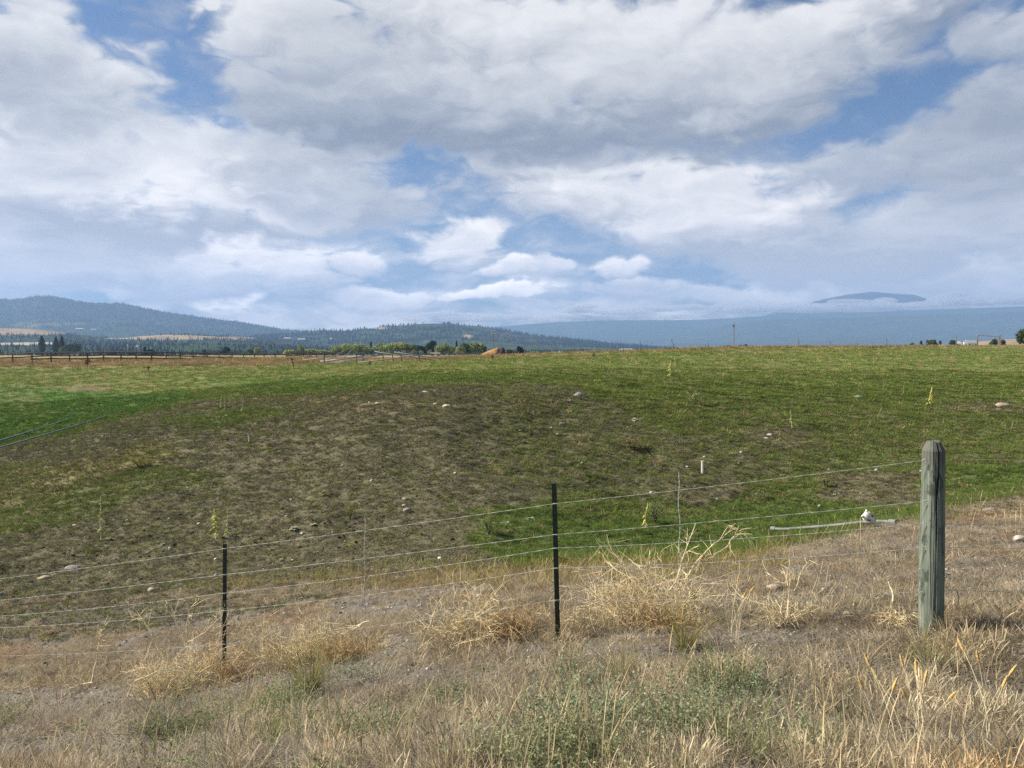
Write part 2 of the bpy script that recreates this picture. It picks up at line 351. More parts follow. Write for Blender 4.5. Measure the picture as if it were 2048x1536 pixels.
class MB:
    """collects tubes, boxes and lumps into one mesh"""
    def __init__(s): s.v, s.f, s.c = [], [], []
    def add(s, V, Fs, c=(1, 1, 1)):
        o = len(s.v); s.v += [tuple(p) for p in V]; s.f += [tuple(i + o for i in f) for f in Fs]; s.c += [tuple(c)] * len(V)
    def tube(s, pts, rad, n=6, cap=True, c=(1, 1, 1)):
        pts = [Vector(p) for p in pts]; V = []; m = len(pts)
        for i, p in enumerate(pts):
            d = (pts[min(i + 1, m - 1)] - pts[max(i - 1, 0)]).normalized()
            a = Vector((0, 0, 1)) if abs(d.z) < .9 else Vector((1, 0, 0))
            u = d.cross(a).normalized(); w = d.cross(u)
            r = rad[i] if hasattr(rad, '__len__') else rad
            for k in range(n):
                t = 2 * math.pi * k / n; V.append(p + (u * math.cos(t) + w * math.sin(t)) * r)
        Fs = [(i * n + k, i * n + (k + 1) % n, (i + 1) * n + (k + 1) % n, (i + 1) * n + k) for i in range(m - 1) for k in range(n)]
        if cap: Fs += [tuple(range(n))[::-1], tuple((m - 1) * n + k for k in range(n))]
        s.add(V, Fs, c)
    def box(s, cx, cy, cz, sx_, sy_, sz_, rz=0.0, c=(1, 1, 1), top=1.0):
        V = []
        for k, (a, b, d) in enumerate([(-1,-1,-1),(1,-1,-1),(1,1,-1),(-1,1,-1),(-1,-1,1),(1,-1,1),(1,1,1),(-1,1,1)]):
            t = top if d > 0 else 1
            x, y = a * sx_ / 2 * t, b * sy_ / 2 * t
            V.append((cx + x * math.cos(rz) - y * math.sin(rz), cy + x * math.sin(rz) + y * math.cos(rz), cz + d * sz_ / 2))
        s.add(V, [(0,3,2,1),(4,5,6,7),(0,1,5,4),(1,2,6,5),(2,3,7,6),(3,0,4,7)], c)
    def build(s, name, m, parent=None, loc=None, smooth=False):
        me = bpy.data.meshes.new(name); me.from_pydata(s.v, [], s.f)
        if smooth: me.polygons.foreach_set('use_smooth', [True] * len(me.polygons))
        ca = me.color_attributes.new('bl', 'FLOAT_COLOR', 'POINT')
        ca.data.foreach_set('color', np.c_[np.array(s.c, np.float32), np.ones(len(s.c), np.float32)].ravel())
        me.update(); return link(name, me, m, parent, loc)
def icosphere(sub=2):
    import bmesh
    bm = bmesh.new(); bmesh.ops.create_icosphere(bm, subdivisions=sub, radius=1)
    V = np.array([v.co[:] for v in bm.verts]); Fs = [tuple(v.index for v in f.verts) for f in bm.faces]; bm.free(); return V, Fs
ICO3, ICOF3 = icosphere(3); ICO2, ICOF2 = icosphere(2)
def lump(seed, amp=.3, freq=1.3, sub=3, facet=0.0):
    V = (ICO3 if sub == 3 else ICO2).copy(); r = np.random.default_rng(seed); o = r.uniform(0, 50, 3)
    nz = fbm(V[:, 0] * freq + o[0] + V[:, 2], V[:, 1] * freq + o[1] - V[:, 2] * .7, 4, seed)
    V *= (1 + (nz - .5) * 2 * amp)[:, None]
    for i in range(int(facet)):            # chop flats
        n = r.normal(size=3); n /= np.linalg.norm(n); d = V @ n; lim = r.uniform(.55, .8)
        V -= np.outer(np.maximum(d - lim, 0) * .85, n)
    return V

# ---- grass-like clumps as ribbons
def blades(n, r, h0, h1, w, lean, curve, seed, seg=3, head=0.0, cvar=.3, flat=0.0):
    q = np.random.default_rng(seed)
    a = q.uniform(0, 2 * np.pi, n); rr = r * np.sqrt(q.random(n)); base = np.c_[rr * np.cos(a), rr * np.sin(a), np.full(n, -.01)]
    h = q.uniform(h0, h1, n); la = a + q.normal(0, .7, n); ln = np.abs(q.normal(lean, lean * .5, n)); cv = q.normal(curve, curve * .6, n)
    wa = q.uniform(0, np.pi, n); wd = np.c_[np.cos(wa), np.sin(wa), np.zeros(n)]
    hd = q.random(n) < head
    V = np.zeros((n, seg + 1, 2, 3)); t = np.linspace(0, 1, seg + 1)
    for i, ti in enumerate(t):
        off = (ln * ti + cv * ti * ti) * h
        P = base + np.c_[np.cos(la) * off, np.sin(la) * off, h * ti * (1 - .35 * np.clip(ln + cv, 0, 1.6) * ti) ]
        wi = w * q.uniform(.7, 1.2, n) * (1 - ti * .85)
        wi = np.where(hd & (ti > .6), w * 2.2 * (1.15 - ti) * 2.2, wi)
        V[:, i, 0] = P - wd * wi[:, None] / 2; V[:, i, 1] = P + wd * wi[:, None] / 2
    idx = np.arange(n * (seg + 1) * 2).reshape(n, seg + 1, 2)
    Fq = np.stack([idx[:, :-1, 0], idx[:, :-1, 1], idx[:, 1:, 1], idx[:, 1:, 0]], -1).reshape(-1, 4)
    c = np.repeat((1 + q.uniform(-cvar, cvar, (n, 1))) * np.array([[1, 1, 1]]) * (1 + q.uniform(-.06, .06, (n, 3))), (seg + 1) * 2, 0)
    return V.reshape(-1, 3), Fq, c
def cat(parts):
    V, Fs, C = [], [], []; o = 0
    for v, f, c in parts: V.append(v); Fs.append(f + o); C.append(c); o += len(v)
    return np.concatenate(V), np.concatenate(Fs), np.concatenate(C)
def forb(seed, stems=7, h0=.12, h1=.3, leaf=.016, nl=14, spread=.5):
    q = np.random.default_rng(seed); parts = []
    V, Fq, c = blades(stems, .02, h0, h1, .004, spread, .2, seed, 3, 0, .15)
    parts.append((V, Fq, c))
    P = V.reshape(stems, 4, 2, 3).mean(2); LV, LF, LC = [], [], []; k = 0
    for s_ in range(stems):
        for j in range(nl):
            t = q.uniform(.25, 1) * 3; i = min(int(t), 2); p = P[s_, i] * (1 - (t - i)) + P[s_, i + 1] * (t - i)
            d = q.normal(size=3); d[2] = abs(d[2]) * .6; d /= np.linalg.norm(d); w = np.cross(d, q.normal(size=3)); w /= np.linalg.norm(w)
            L = leaf * q.uniform(.6, 1.3)
            LV += [p, p + d * L * .5 + w * L * .28, p + d * L, p + d * L * .5 - w * L * .28]; LF.append([k, k + 1, k + 2, k + 3]); k += 4
            LC += [np.ones(3) * q.uniform(.75, 1.25)] * 4
    parts.append((np.array(LV), np.array(LF), np.array(LC)))
    return cat(parts)

def proto_collection(name, items, m):
    c = bpy.data.collections.new(name)
    for i, (V, Fq, cc) in enumerate(items):
        me = np_mesh('%s_%02d' % (name, i), V, Fq, cc); me.materials.append(m)
        o = bpy.data.objects.new('%s_%02d' % (name, i), me); c.objects.link(o)
    return c
def scatter(name, coll, P, scl, tint, nvar, seed, kind='stuff', label=None, cat_=None, tilt=.12):
    n = len(P); q = np.random.default_rng(seed)
    me = bpy.data.meshes.new(name); me.vertices.add(n); me.vertices.foreach_set('co', np.asarray(P, np.float32).ravel())
    rot = np.c_[q.normal(0, tilt, n), q.normal(0, tilt, n), q.uniform(0, 2 * np.pi, n)].astype(np.float32)
    a = me.attributes.new('rot', 'FLOAT_VECTOR', 'POINT'); a.data.foreach_set('vector', rot.ravel())
    s3 = np.asarray(scl, np.float32); s3 = np.repeat(s3[:, None], 3, 1) if s3.ndim == 1 else s3
    a = me.attributes.new('scl', 'FLOAT_VECTOR', 'POINT'); a.data.foreach_set('vector', s3.ravel())
    a = me.attributes.new('idx', 'INT', 'POINT'); a.data.foreach_set('value', q.integers(0, nvar, n).astype(np.int32))
    a = me.attributes.new('tint', 'FLOAT_COLOR', 'POINT'); a.data.foreach_set('color', np.c_[tint, np.ones(n)].astype(np.float32).ravel())
    o = link(name, me, None)
    gt = bpy.data.node_groups.new(name + '_scatter', 'GeometryNodeTree')
    gt.interface.new_socket('Geometry', in_out='INPUT', socket_type='NodeSocketGeometry'); gt.interface.new_socket('Geometry', in_out='OUTPUT', socket_type='NodeSocketGeometry')
    N = NB(gt); gi = N.n('NodeGroupInput'); go = N.n('NodeGroupOutput')
    ci = N.n('GeometryNodeCollectionInfo'); ci.inputs['Collection'].default_value = coll; ci.inputs['Separate Children'].default_value = True; ci.inputs['Reset Children'].default_value = True
    ip = N.n('GeometryNodeInstanceOnPoints')
    def attr(nm, dt):
        nd = N.n('GeometryNodeInputNamedAttribute', data_type=dt); nd.inputs['Name'].default_value = nm; return nd.outputs[0]
    gt.links.new(gi.outputs[0], ip.inputs['Points']); gt.links.new(ci.outputs[0], ip.inputs['Instance'])
    ip.inputs['Pick Instance'].default_value = True
    gt.links.new(attr('idx', 'INT'), ip.inputs['Instance Index']); gt.links.new(attr('scl', 'FLOAT_VECTOR'), ip.inputs['Scale'])
    er = N.n('FunctionNodeEulerToRotation'); gt.links.new(attr('rot', 'FLOAT_VECTOR'), er.inputs[0]); gt.links.new(er.outputs[0], ip.inputs['Rotation'])
    gt.links.new(ip.outputs[0], go.inputs[0])
    md = o.modifiers.new('scatter', 'NODES'); md.node_group = gt
    tag(o, label, cat_, kind=kind)
    return o

# ------------------------------------------------------------------ GROUND SHEET
def build_ground():
    nu, ny = 900, 900
    u = np.linspace(-1.5, 1.5, nu); ly = np.concatenate([np.linspace(math.log(1.2), math.log(60), 720), np.linspace(math.log(60), math.log(8740), 181)[1:]])
    U, L = np.meshgrid(u, ly); Yv = np.exp(L); Xv = U * Yv
    Zv = gz(Xv.ravel(), Yv.ravel())
    x, y = Xv.ravel(), Yv.ravel()
    G, Dm, Bm, V, O, px, py = paint(x, y, Zv)
    col = mixcol(G * .8, Dm * .9, Bm + .45 * (y < 45), V, O, y)
    gk = (sstep(.45, .8, Bm) * (y < 12))[:, None]; col = col * (1 - gk) + C_GRAV * (.55 + .7 * fbm(x * 3, y * 3, 3, 15)[:, None]) * gk
    sk = ((Dm > .5) * (y < 15) * (Bm < .45) * .45)[:, None]; col = col * (1 - sk) + np.array([.085, .065, .048]) * sk
    far = sstep(200, 500, y)[:, None]
    field = fbm(x * .004, y * .0015, 3, 5)[:, None]
    col = col * (1 - far) + (np.array([.17, .16, .07]) * (1 - field) + np.array([.3, .25, .13]) * field) * far
    idx = np.arange(nu * len(ly)).reshape(len(ly), nu)
    Fq = np.stack([idx[:-1, :-1], idx[:-1, 1:], idx[1:, 1:], idx[1:, :-1]], -1).reshape(-1, 4)
    me = np_mesh('ground', np.c_[x, y, Zv], Fq, col, 'tint', smooth=True)
    m = bpy.data.materials.new('ground'); m.use_nodes = True; N = NB(m.node_tree); bs = m.node_tree.nodes['Principled BSDF']
    bs.inputs['Roughness'].default_value = .95; bs.inputs['Specular IOR Level'].default_value = .1
    base = N.n('ShaderNodeAttribute', attribute_name='tint').outputs['Color']
    t = N.n('ShaderNodeTexCoord').outputs['Object']
    a = N.noise(t, 26, 7, .65); b = N.noise(t, 3.2, 5, .6); 
    k = N.m('MULTIPLY', N.mr(a, .3, .7, .55, 1.5, 'LINEAR'), N.mr(b, .3, .7, .8, 1.22, 'LINEAR'))
    c = N.mix(1.0, base, combine_in(N, k), 'MULTIPLY')
    # pebbly grit
    vo = N.n('ShaderNodeTexVoronoi'); N.put(vo.inputs['Vector'], t); vo.inputs['Scale'].default_value = 55
    peb = N.m('MULTIPLY', N.mr(vo.outputs['Distance'], .26, .16), N.mr(N.noise(t, 30, 2), .5, .62))
    c = N.mix(N.m('MULTIPLY', peb, .5), c, (.42, .4, .36, 1))
    N.put(bs.inputs['Base Color'], c)
    bp = N.n('ShaderNodeBump'); bp.inputs['Strength'].default_value = .9; bp.inputs['Distance'].default_value = .03
    N.put(bp.inputs['Height'], N.noise(t, 14, 8, .7)); N.put(bs.inputs['Normal'], bp.outputs[0])
    o = link('ground', me, m); tag(o, kind='structure')
build_ground()

# ------------------------------------------------------------------ FAR HILLS AND MOUNTAINS
def ridge(name, crest, d0, d1, z0, seed, amp, paintf, u0=-1.2, u1=1.2, nu=500, nt=40, back=.35, jag=0.0, power=1.0):
    """one hill range as real terrain: rises from distance d0 to its crest at d1, then falls behind"""
    px = np.array([c[0] for c in crest], float); py = np.array([c[1] for c in crest], float)
    u = np.linspace(u0, u1, nu); cz = EYE - (np.interp(u * F + 1024, px, py) - 700) / F * d1
    t = np.concatenate([np.linspace(0, 1, nt), np.linspace(1, 1 + back, 8)[1:]])
    U, T = np.meshgrid(u, t); Yv = d0 + (d1 - d0) * T
    k = np.clip(T, 0, 1) ** power; k = k * (1 - .25 * np.sin(np.pi * k)); k = k * np.where(T > 1, 1 - ((T - 1) / back) ** 1.3 * 1.1, 1)
    Xv = U * Yv
    nz = (fbm(Xv / (d1 * .05) + seed, Yv / (d1 * .05), 5, seed) - .5) * amp * np.sin(np.pi * np.clip(T, 0, 1) ** .8) * 2
    Zv = z0 + (np.maximum(cz[None, :] - z0, 0)) * k + nz * np.clip((cz[None, :] - z0) / (abs(cz).max() + 1), .1, 1)
    Zv += jag * (fbm(Xv / (d1 * .006), Yv / (d1 * .006), 3, seed + 5) - .5) * (T > .4)
    col = paintf(Xv.ravel(), Yv.ravel(), Zv.ravel())
    idx = np.arange(nu * len(t)).reshape(len(t), nu)
    Fq = np.stack([idx[:-1, :-1], idx[:-1, 1:], idx[1:, 1:], idx[1:, :-1]], -1).reshape(-1, 4)
    me = np_mesh(name, np.c_[Xv.ravel(), Yv.ravel(), Zv.ravel()], Fq, col, 'tint', smooth=True)
    m = bpy.data.materials.new(name); m.use_nodes = True; N = NB(m.node_tree); bs = m.node_tree.nodes['Principled BSDF']
    bs.inputs['Roughness'].default_value = .95; bs.inputs['Specular IOR Level'].default_value = 0
    t_ = N.n('ShaderNodeTexCoord').outputs['Object']; at_ = N.n('ShaderNodeAttribute', attribute_name='tint').outputs['Color']
    k_ = N.mr(N.noise(t_, .012, 7, .7), .3, .7, .6, 1.45, 'LINEAR')
    N.put(bs.inputs['Base Color'], N.mix(1.0, at_, combine_in(N, k_), 'MULTIPLY'))
    bp = N.n('ShaderNodeBump'); bp.inputs['Strength'].default_value = .7; bp.inputs['Distance'].default_value = 8
    N.put(bp.inputs['Height'], N.noise(t_, .03, 6, .7)); N.put(bs.inputs['Normal'], bp.outputs[0])
    o = link(name, me, m); tag(o, kind='structure')
    def height(x, y):
        uu = np.clip((x / y - u0) / (u1 - u0) * (nu - 1), 0, nu - 1.01); tt = np.interp((y - d0) / (d1 - d0), t, np.arange(len(t)))
        i = np.clip(tt.astype(int), 0, len(t) - 2); j = uu.astype(int); a = tt - i; b = uu - j
        return Zv[i, j] * (1 - a) * (1 - b) + Zv[i + 1, j] * a * (1 - b) + Zv[i, j + 1] * (1 - a) * b + Zv[i + 1, j + 1] * a * b
    return height
FOR = np.array([.030, .050, .026]); FOR2 = np.array([.055, .085, .035]); TAN = np.array([.34, .26, .16])
def patches(lst):
    def f(x, y, z):
        px, py = proj(x, y, z); n = fbm(x / 160, y / 160, 4, 3)[:, None]
        c = FOR * (1 - n) + FOR2 * n
        wx = px + (fbm(x / 90, y / 90, 3, 8) - .5) * 22; wy = py + (fbm(x / 90, y / 90, 3, 9) - .5) * 6
        for (cx, cy, rx, ry, cc) in lst:
            m = (sstep(1.15, .85, np.hypot((wx - cx) / rx, (wy - cy) / ry)))[:, None]
            c = c * (1 - m) + np.array(cc) * m
        return c
    return f
LT = tuple(TAN); LG = (.14, .16, .06); LW = (.5, .46, .38)
ridge_far = ridge('far_mountain', [(-2000,650),(600,668),(900,660),(1000,653),(1100,645),(1200,641),(1400,640),(1500,634),(1600,628),(1750,624),(1900,618),(2048,613),(2400,600),(3000,640)], 6000, 8600, -5, 4, 60, patches([]), jag=4, back=.04)
ridge_mid = ridge('mountain_spur', [(-2000,720),(1150,716),(1250,700),(1350,672),(1450,650),(1520,640),(1700,636),(1900,628),(2100,622),(2500,610)], 5200, 7000, -5, 14, 40, patches([]), jag=3)
ridge_peak = ridge('mountain_peak', [(-2000,720),(1200,720),(1450,660),(1560,620),(1640,600),(1690,590),(1740,584),(1790,588),(1825,590),(1850,598),(1900,625),(1980,660),(2300,700)], 9900, 11200, -5, 24, 30, patches([]), jag=4)
ridge_left = ridge('forested_hills', [(-2500,640),(-600,600),(-250,606),(0,597),(30,600),(80,593),(115,594),(180,606),(250,608),(330,624),(420,637),(480,644),(560,658),(640,666),(800,680),(1000,705),(1400,730)], 3000, 4800, -5, 34, 45, patches([(60,650,30,4,LG),(120,648,60,3,LG)]), jag=9)
ridge_centre = ridge('wooded_hill', [(-600,730),(330,710),(430,685),(540,670),(600,666),(640,661),(700,662),(760,654),(830,649),(880,647),(950,652),(1000,659),(1060,670),(1150,680),(1250,690),(1330,697),(1420,704),(1900,730)], 1900, 3100, -5, 44, 22, patches([(755,657,22,2,LT),(935,674,13,3.5,LT),(600,678,12,1,LW),(570,677,8,1,LW),(815,650,10,1,LW),(850,682,8,1.2,LG)]), jag=5)
ridge_tan = ridge('low_tan_hills', [(-1500,650),(-300,652),(0,657),(60,658),(100,661),(150,668),(190,674),(240,677),(300,671),(370,668),(450,671),(500,675),(560,682),(660,694),(800,706),(1200,720)], 900, 2200, -5, 54, 8, patches([(-100,660,250,9,LT),(60,664,90,5,LT),(50,688,75,2.6,LW),(240,676,30,3,LT),(330,675,110,5,LT),(470,676,40,3,LT),(262,692,12,1.5,LW),(205,670,20,3,LG),(-300,688,200,4,LW)]), jag=2)
ridge_right = ridge('tan_field_rise', [(-600,730),(1780,712),(1850,697),(1900,691),(1960,683),(2010,679),(2100,676),(2400,672)], 470, 800, 0, 64, .6, lambda x, y, z: np.tile(TAN, (len(x), 1)) * (.8 + .4 * fbm(x / 9, y / 9, 4, 6))[:, None], u0=.4, nu=200)

# ------------------------------------------------------------------ far woods (nobody could count them): one object per wood
leaf_inst = leafmat('far_foliage', True, .1)
def far_conifer(seed):
    q = np.random.default_rng(seed); V, Fs, C = [], [], []; k = 0
    w = q.uniform(.13, .2)
    for lay_ in range(7):
        t = lay_ / 7; z0 = .08 + .9 * t; r = w * (1 - t) * q.uniform(.8, 1.15) + .015
        for j in range(7):
            a = 2 * np.pi * (j + q.random()) / 7; b = a + q.uniform(.5, .9); rr = r * q.uniform(.7, 1.3)
            V += [(0, 0, z0 + .2), (math.cos(a) * rr, math.sin(a) * rr, z0 - .02), (math.cos(b) * rr, math.sin(b) * rr, z0 + q.uniform(-.03, .04)), (0, 0, z0 + .06)]
            Fs.append([k, k + 1, k + 2, k + 3]); k += 4; C += [np.ones(3) * q.uniform(.7, 1.3)] * 4
    return np.array(V), np.array(Fs), np.array(C)
def leaf_blob(seed, n=140, sx_=.36, sz_=.42, cz=.55, leaf=.09):
    q = np.random.default_rng(seed); d = q.normal(size=(n, 3)); d /= np.linalg.norm(d, axis=1)[:, None]
    bump = 1 + .35 * np.sin(d[:, 0] * 4 + seed) * np.cos(d[:, 1] * 3 + seed * 2)
    p = d * (q.random(n) ** .35 * bump)[:, None] * np.array([sx_, sx_, sz_]) + np.array([0, 0, cz])
    u = q.normal(size=(n, 3)); u /= np.linalg.norm(u, axis=1)[:, None]; v = np.cross(u, d); v /= np.linalg.norm(v, axis=1)[:, None] + 1e-9
    L = leaf * q.uniform(.6, 1.4, (n, 1)); V = np.stack([p - u * L, p + v * L * .7, p + u * L, p - v * L * .7], 1).reshape(-1, 3)
    return V, np.arange(n * 4).reshape(n, 4), np.repeat(q.uniform(.7, 1.35, (n, 1)) * np.ones((1, 3)), 4, 0)
FARC = proto_collection('far_conifer', [far_conifer(i) for i in range(5)], leaf_inst)
FARD = proto_collection('far_broadleaf', [leaf_blob(i + 20) for i in range(5)], leaf_inst)
def wood(name, label, hf, n, u0, u1, y0, y1, h, col, seed, coll=FARC, keep=None, ypow=1.0, nv=5):
    q = np.random.default_rng(seed); u = q.uniform(u0, u1, n); y = y0 + (y1 - y0) * q.random(n) ** ypow; x = u * y
    z = hf(x, y); px, py = proj(x, y, z); k = np.ones(n, bool) if keep is None else keep(px, py, x, y)
    x, y, z = x[k], y[k], z[k]; m = len(x)
    s = h * q.uniform(.55, 1.2, m); w_ = s * q.uniform(.8, 1.5, m)
    col = np.array(col); tint = col[q.integers(0, len(col), m)] * q.uniform(.75, 1.25, (m, 1))
    return scatter(name, coll, np.c_[x, y, z - .3], np.c_[w_, w_, s], tint, nv, seed, label=label, cat_='woods', tilt=.02)
CG = [(.018, .034, .02), (.026, .046, .022), (.035, .055, .03)]; CM = [(.05, .085, .045), (.07, .11, .05), (.035, .06, .035)]
def not_field(px, py, x, y):
    k = fbm(x / 60, y / 60, 3, 77) > .42
    for cx, cy, rx, ry in ((-100,660,250,9),(60,664,90,5.5),(50,688,75,2.2),(330,675,100,3.4),(470,676,36,2),(240,677,24,2),(-300,688,200,3)):
        k &= ~(np.hypot((px - cx) / rx, (py - cy) / ry) < 1)
    return k
wood('far_wood', 'dark conifer wood covering the long blue hill on the left', lambda x, y: ridge_left(x, y), 16000, -1.0, 0.05, 3300, 4830, 12, CG, 1, ypow=.45)
wood('hilltop_wood', 'dark pines along the crest and flank of the middle hill', lambda x, y: ridge_centre(x, y), 9000, -.42, .3, 2150, 3120, 11, CG + CM[:1], 2, ypow=.5,
     keep=lambda px, py, x, y: (fbm(x / 80, y / 80, 3, 5) > .36) & ~((np.hypot((px - 755) / 24, (py - 657) / 3) < 1) | (np.hypot((px - 935) / 14, (py - 674) / 4) < 1)))
wood('valley_wood', 'mixed teal conifers in the valley between the pale fields on the left', lambda x, y: ridge_tan(x, y), 9000, -1.0, .1, 950, 2230, 7.5, CG + CM, 3, keep=not_field, ypow=.8)
wood('valley_floor_wood', 'low green trees on the valley floor beyond the corral', lambda x, y: gz(x, y), 3600, -1.0, .12, 640, 1150, 5, CM + CG[2:], 4, keep=lambda px, py, x, y: (fbm(x / 50, y / 50, 3, 7) > .45) & ~((px > -400) & (px < 130) & (y > 980)))
wood('valley_floor_scrub', 'small round scrub trees on the valley floor below the middle hill', lambda x, y: gz(x, y), 1500, -.4, .3, 800, 1900, 6, CM, 5, coll=FARD, keep=lambda px, py, x, y: fbm(x / 50, y / 50, 3, 8) > .4)

# ------------------------------------------------------------------ LOW CLOUD BANK lying against the mountain
def cloud_mat():
    m = bpy.data.materials.new('low_cloud'); m.use_nodes = True; nt = m.node_tree; nt.nodes.remove(nt.nodes['Principled BSDF'])
    v = nt.nodes.new('ShaderNodeVolumePrincipled'); v.inputs['Color'].default_value = (.97, .97, .98, 1); v.inputs['Density'].default_value = .011; v.inputs['Anisotropy'].default_value = .2
    nt.links.new(v.outputs[0], nt.nodes['Material Output'].inputs['Volume']); return m
def cloud_bank():
    q = np.random.default_rng(5); Vs, Fs = [], []; o = 0
    # px, py, rx, ry
    L = []
    for px in np.arange(830, 1480, 22): L.append((px + q.uniform(-12, 12), 637 + q.uniform(-4, 4), q.uniform(28, 60), q.uniform(5, 9)))
    for px, py, rx, ry in ((1150,622,40,10),(1175,614,22,7),(1140,607,12,6),(1300,620,70,8),(1380,616,50,7),(1250,626,60,8),(1440,622,50,7),(880,630,40,8),(930,632,40,8),(850,634,30,8)): L.append((px, py, rx, ry))
    for px in np.arange(1480, 1900, 22): L.append((px + q.uniform(-12, 12), 617 + q.uniform(-6, 4), q.uniform(35, 75), q.uniform(8, 13)))
    for px, py, rx, ry in ((1700,604,50,6),(1770,603,26,9),(1740,606,40,7),(1890,597,30,8),(1915,590,26,7),(1945,596,24,6),(1900,606,50,12),(1870,606,30,10),(1960,606,60,10),(2030,604,60,10),(2120,600,90,12),(1600,612,60,8),(1540,618,60,8),(1840,612,40,9)): L.append((px, py, rx, ry))
    for (px, py, rx, ry) in L:
        Y = 9250 + q.uniform(-180, 180); c = at(px, py, Y); V = lump(int(q.integers(1e6)), .28, 1.1, 3)
        V = V * np.array([rx / F * Y, ry / F * Y * 2.2, ry / F * Y]); V[:, 2] = np.where(V[:, 2] < 0, V[:, 2] * .6, V[:, 2]); V += np.array(c)
        Vs.append(V); Fs.append(np.array(ICOF3) + o); o += len(V)
    me = np_mesh('cloud_bank', np.concatenate(Vs), np.concatenate(Fs), smooth=True)
    ob = link('cloud_bank', me, cloud_mat()); tag(ob, 'low white cloud bank lying against the blue mountain on the right', 'cloud', kind='stuff')
cloud_bank()

# ------------------------------------------------------------------ GRASS (stuff)
grass_mat = leafmat('grass_blade', True, .3)
STRAW = proto_collection('straw', [blades(20, .06, .04, .15, .0034, .45, .3, s, 3, .3) for s in range(5)] + [blades(16, .045, .08, .22, .0032, .28, .25, 10 + s, 4, .6) for s in range(3)], grass_mat)
LITTER = proto_collection('litter', [blades(34, .08, .02, .08, .0042, 1.3, .5, 30 + s, 2, 0) for s in range(5)], grass_mat)
TURF = proto_collection('turf', [blades(34, .075, .025, .085, .006, .6, .4, 50 + s, 2, 0) for s in range(5)], grass_mat)
HTUFT = proto_collection('hill_tuft', [blades(40, .11, .02, .07, .013, .9, .5, 70 + s, 2, 0, .45) for s in range(6)], grass_mat)
MTUFT = proto_collection('meadow_tuft', [blades(34, .26, .06, .2, .028, .55, .4, 90 + s, 2, 0, .4) for s in range(6)], grass_mat)
FORB = proto_collection('forb', [forb(120 + s) for s in range(4)] + [forb(130, 9, .05, .12, .02, 16, .9)], grass_mat)
STEM = proto_collection('dry_stem', [blades(4, .05, .3, .6, .004, .18, .15, 140 + s, 4, .9) for s in range(4)], grass_mat)

def samples(n, y0, y1, umax=.86, seed=0, p=1.0):
    q = np.random.default_rng(seed); u = q.uniform(-umax, umax, n); y = np.exp(math.log(y0) + (math.log(y1) - math.log(y0)) * q.random(n) ** p)
    x = u * y; z = gz(x, y); return x, y, z, q
def tints(G, Dm, V, O, q, n, dryk=1.0):
    green = q.random(n) < G / (G + Dm + 1e-6)
    base = np.where(green[:, None], C_GREEN * 1.15 * (1 - V[:, None]) + C_VIV * 1.2 * V[:, None], (C_DRY * (1 - O[:, None]) + C_ORG * O[:, None]) * dryk)
    return base * q.uniform(.7, 1.35, (n, 1)) * (1 + q.normal(0, .05, (n, 3))), green
def layer(name, label, coll, nv, n, y0, y1, keepf, sc, seed, colf=None, umax=.86, p=1.0, tilt=.12):
    x, y, z, q = samples(n, y0, y1, umax, seed, p)
    G, Dm, Bm, V, O, px, py = paint(x, y, z)
    k = q.random(n) < keepf(G, Dm, Bm, V, O, px, py, x, y)
    x, y, z, G, Dm, Bm, V, O = [a[k] for a in (x, y, z, G, Dm, Bm, V, O)]; m = len(x)
    t, gr = tints(G, Dm, V, O, q, m) if colf is None else (colf(G, Dm, Bm, V, O, q, m, x, y), None)
    s = sc(y, q, m, G, Dm) if callable(sc) else sc * q.uniform(.7, 1.3, m)
    scatter(name, coll, np.c_[x, y, z], s, t, nv, seed, label=label, cat_='grass', tilt=tilt)
FGZ = lambda y: (1 - sstep(11, 17, y))
def straw_col(G, Dm, Bm, V, O, q, m, x, y):
    n = fbm(x * .8, y * .8, 3, 201)[:, None]
    a = np.array([.74, .63, .41]); b = np.array([.42, .36, .26]); c = np.array([.58, .36, .15])
    t = a * n + b * (1 - n); n4 = fbm(x * 5, y * 5, 2, 233)[:, None]; t = (t * (1 - O[:, None] * .8) + c * O[:, None] * .8) * (.55 + .9 * n4)
    return t * q.uniform(.6, 1.35, (m, 1))
layer('dry_grass', 'dry straw coloured grass covering the roadside bank in the foreground', STRAW, 8, 52000, 1.9, 17, lambda G, Dm, Bm, V, O, px, py, x, y: np.clip(Dm * 1.15 - Bm * 1.0, 0.10, 1) * FGZ(y) * (Dm > .35) * (.12 + .88 * sstep(.40, .60, fbm(x * 4.2, y * 4.2, 3, 231))),
      lambda y, q, m, G, Dm: (q.uniform(.45, 1.0, m) * (1 - .42 * sstep(4, 5.2, y))), 301, straw_col)
layer('grass_litter', 'flattened dead grass lying between the straw tufts', LITTER, 5, 42000, 1.9, 15, lambda G, Dm, Bm, V, O, px, py, x, y: np.clip(Dm - Bm * .3, .22, 1) * (Dm + Bm > .6) * (py > 1040), 1.0, 302,
      lambda G, Dm, Bm, V, O, q, m, x, y: np.array([.40, .35, .265]) * q.uniform(.25, 1.5, (m, 1)) * (1 + q.normal(0, .04, (m, 3))))
layer('green_grass', 'short lush green grass in the ditch and the hollows', TURF, 5, 70000, 3, 36, lambda G, Dm, Bm, V, O, px, py, x, y: np.clip((G - .35) * 1.7, 0, 1) * (y > 8) + (y <= 8) * np.clip(G - .35, 0, .12),
      lambda y, q, m, G, Dm: q.uniform(.8, 1.6, m) * np.clip(y / 14, 1, 2.2), 303)
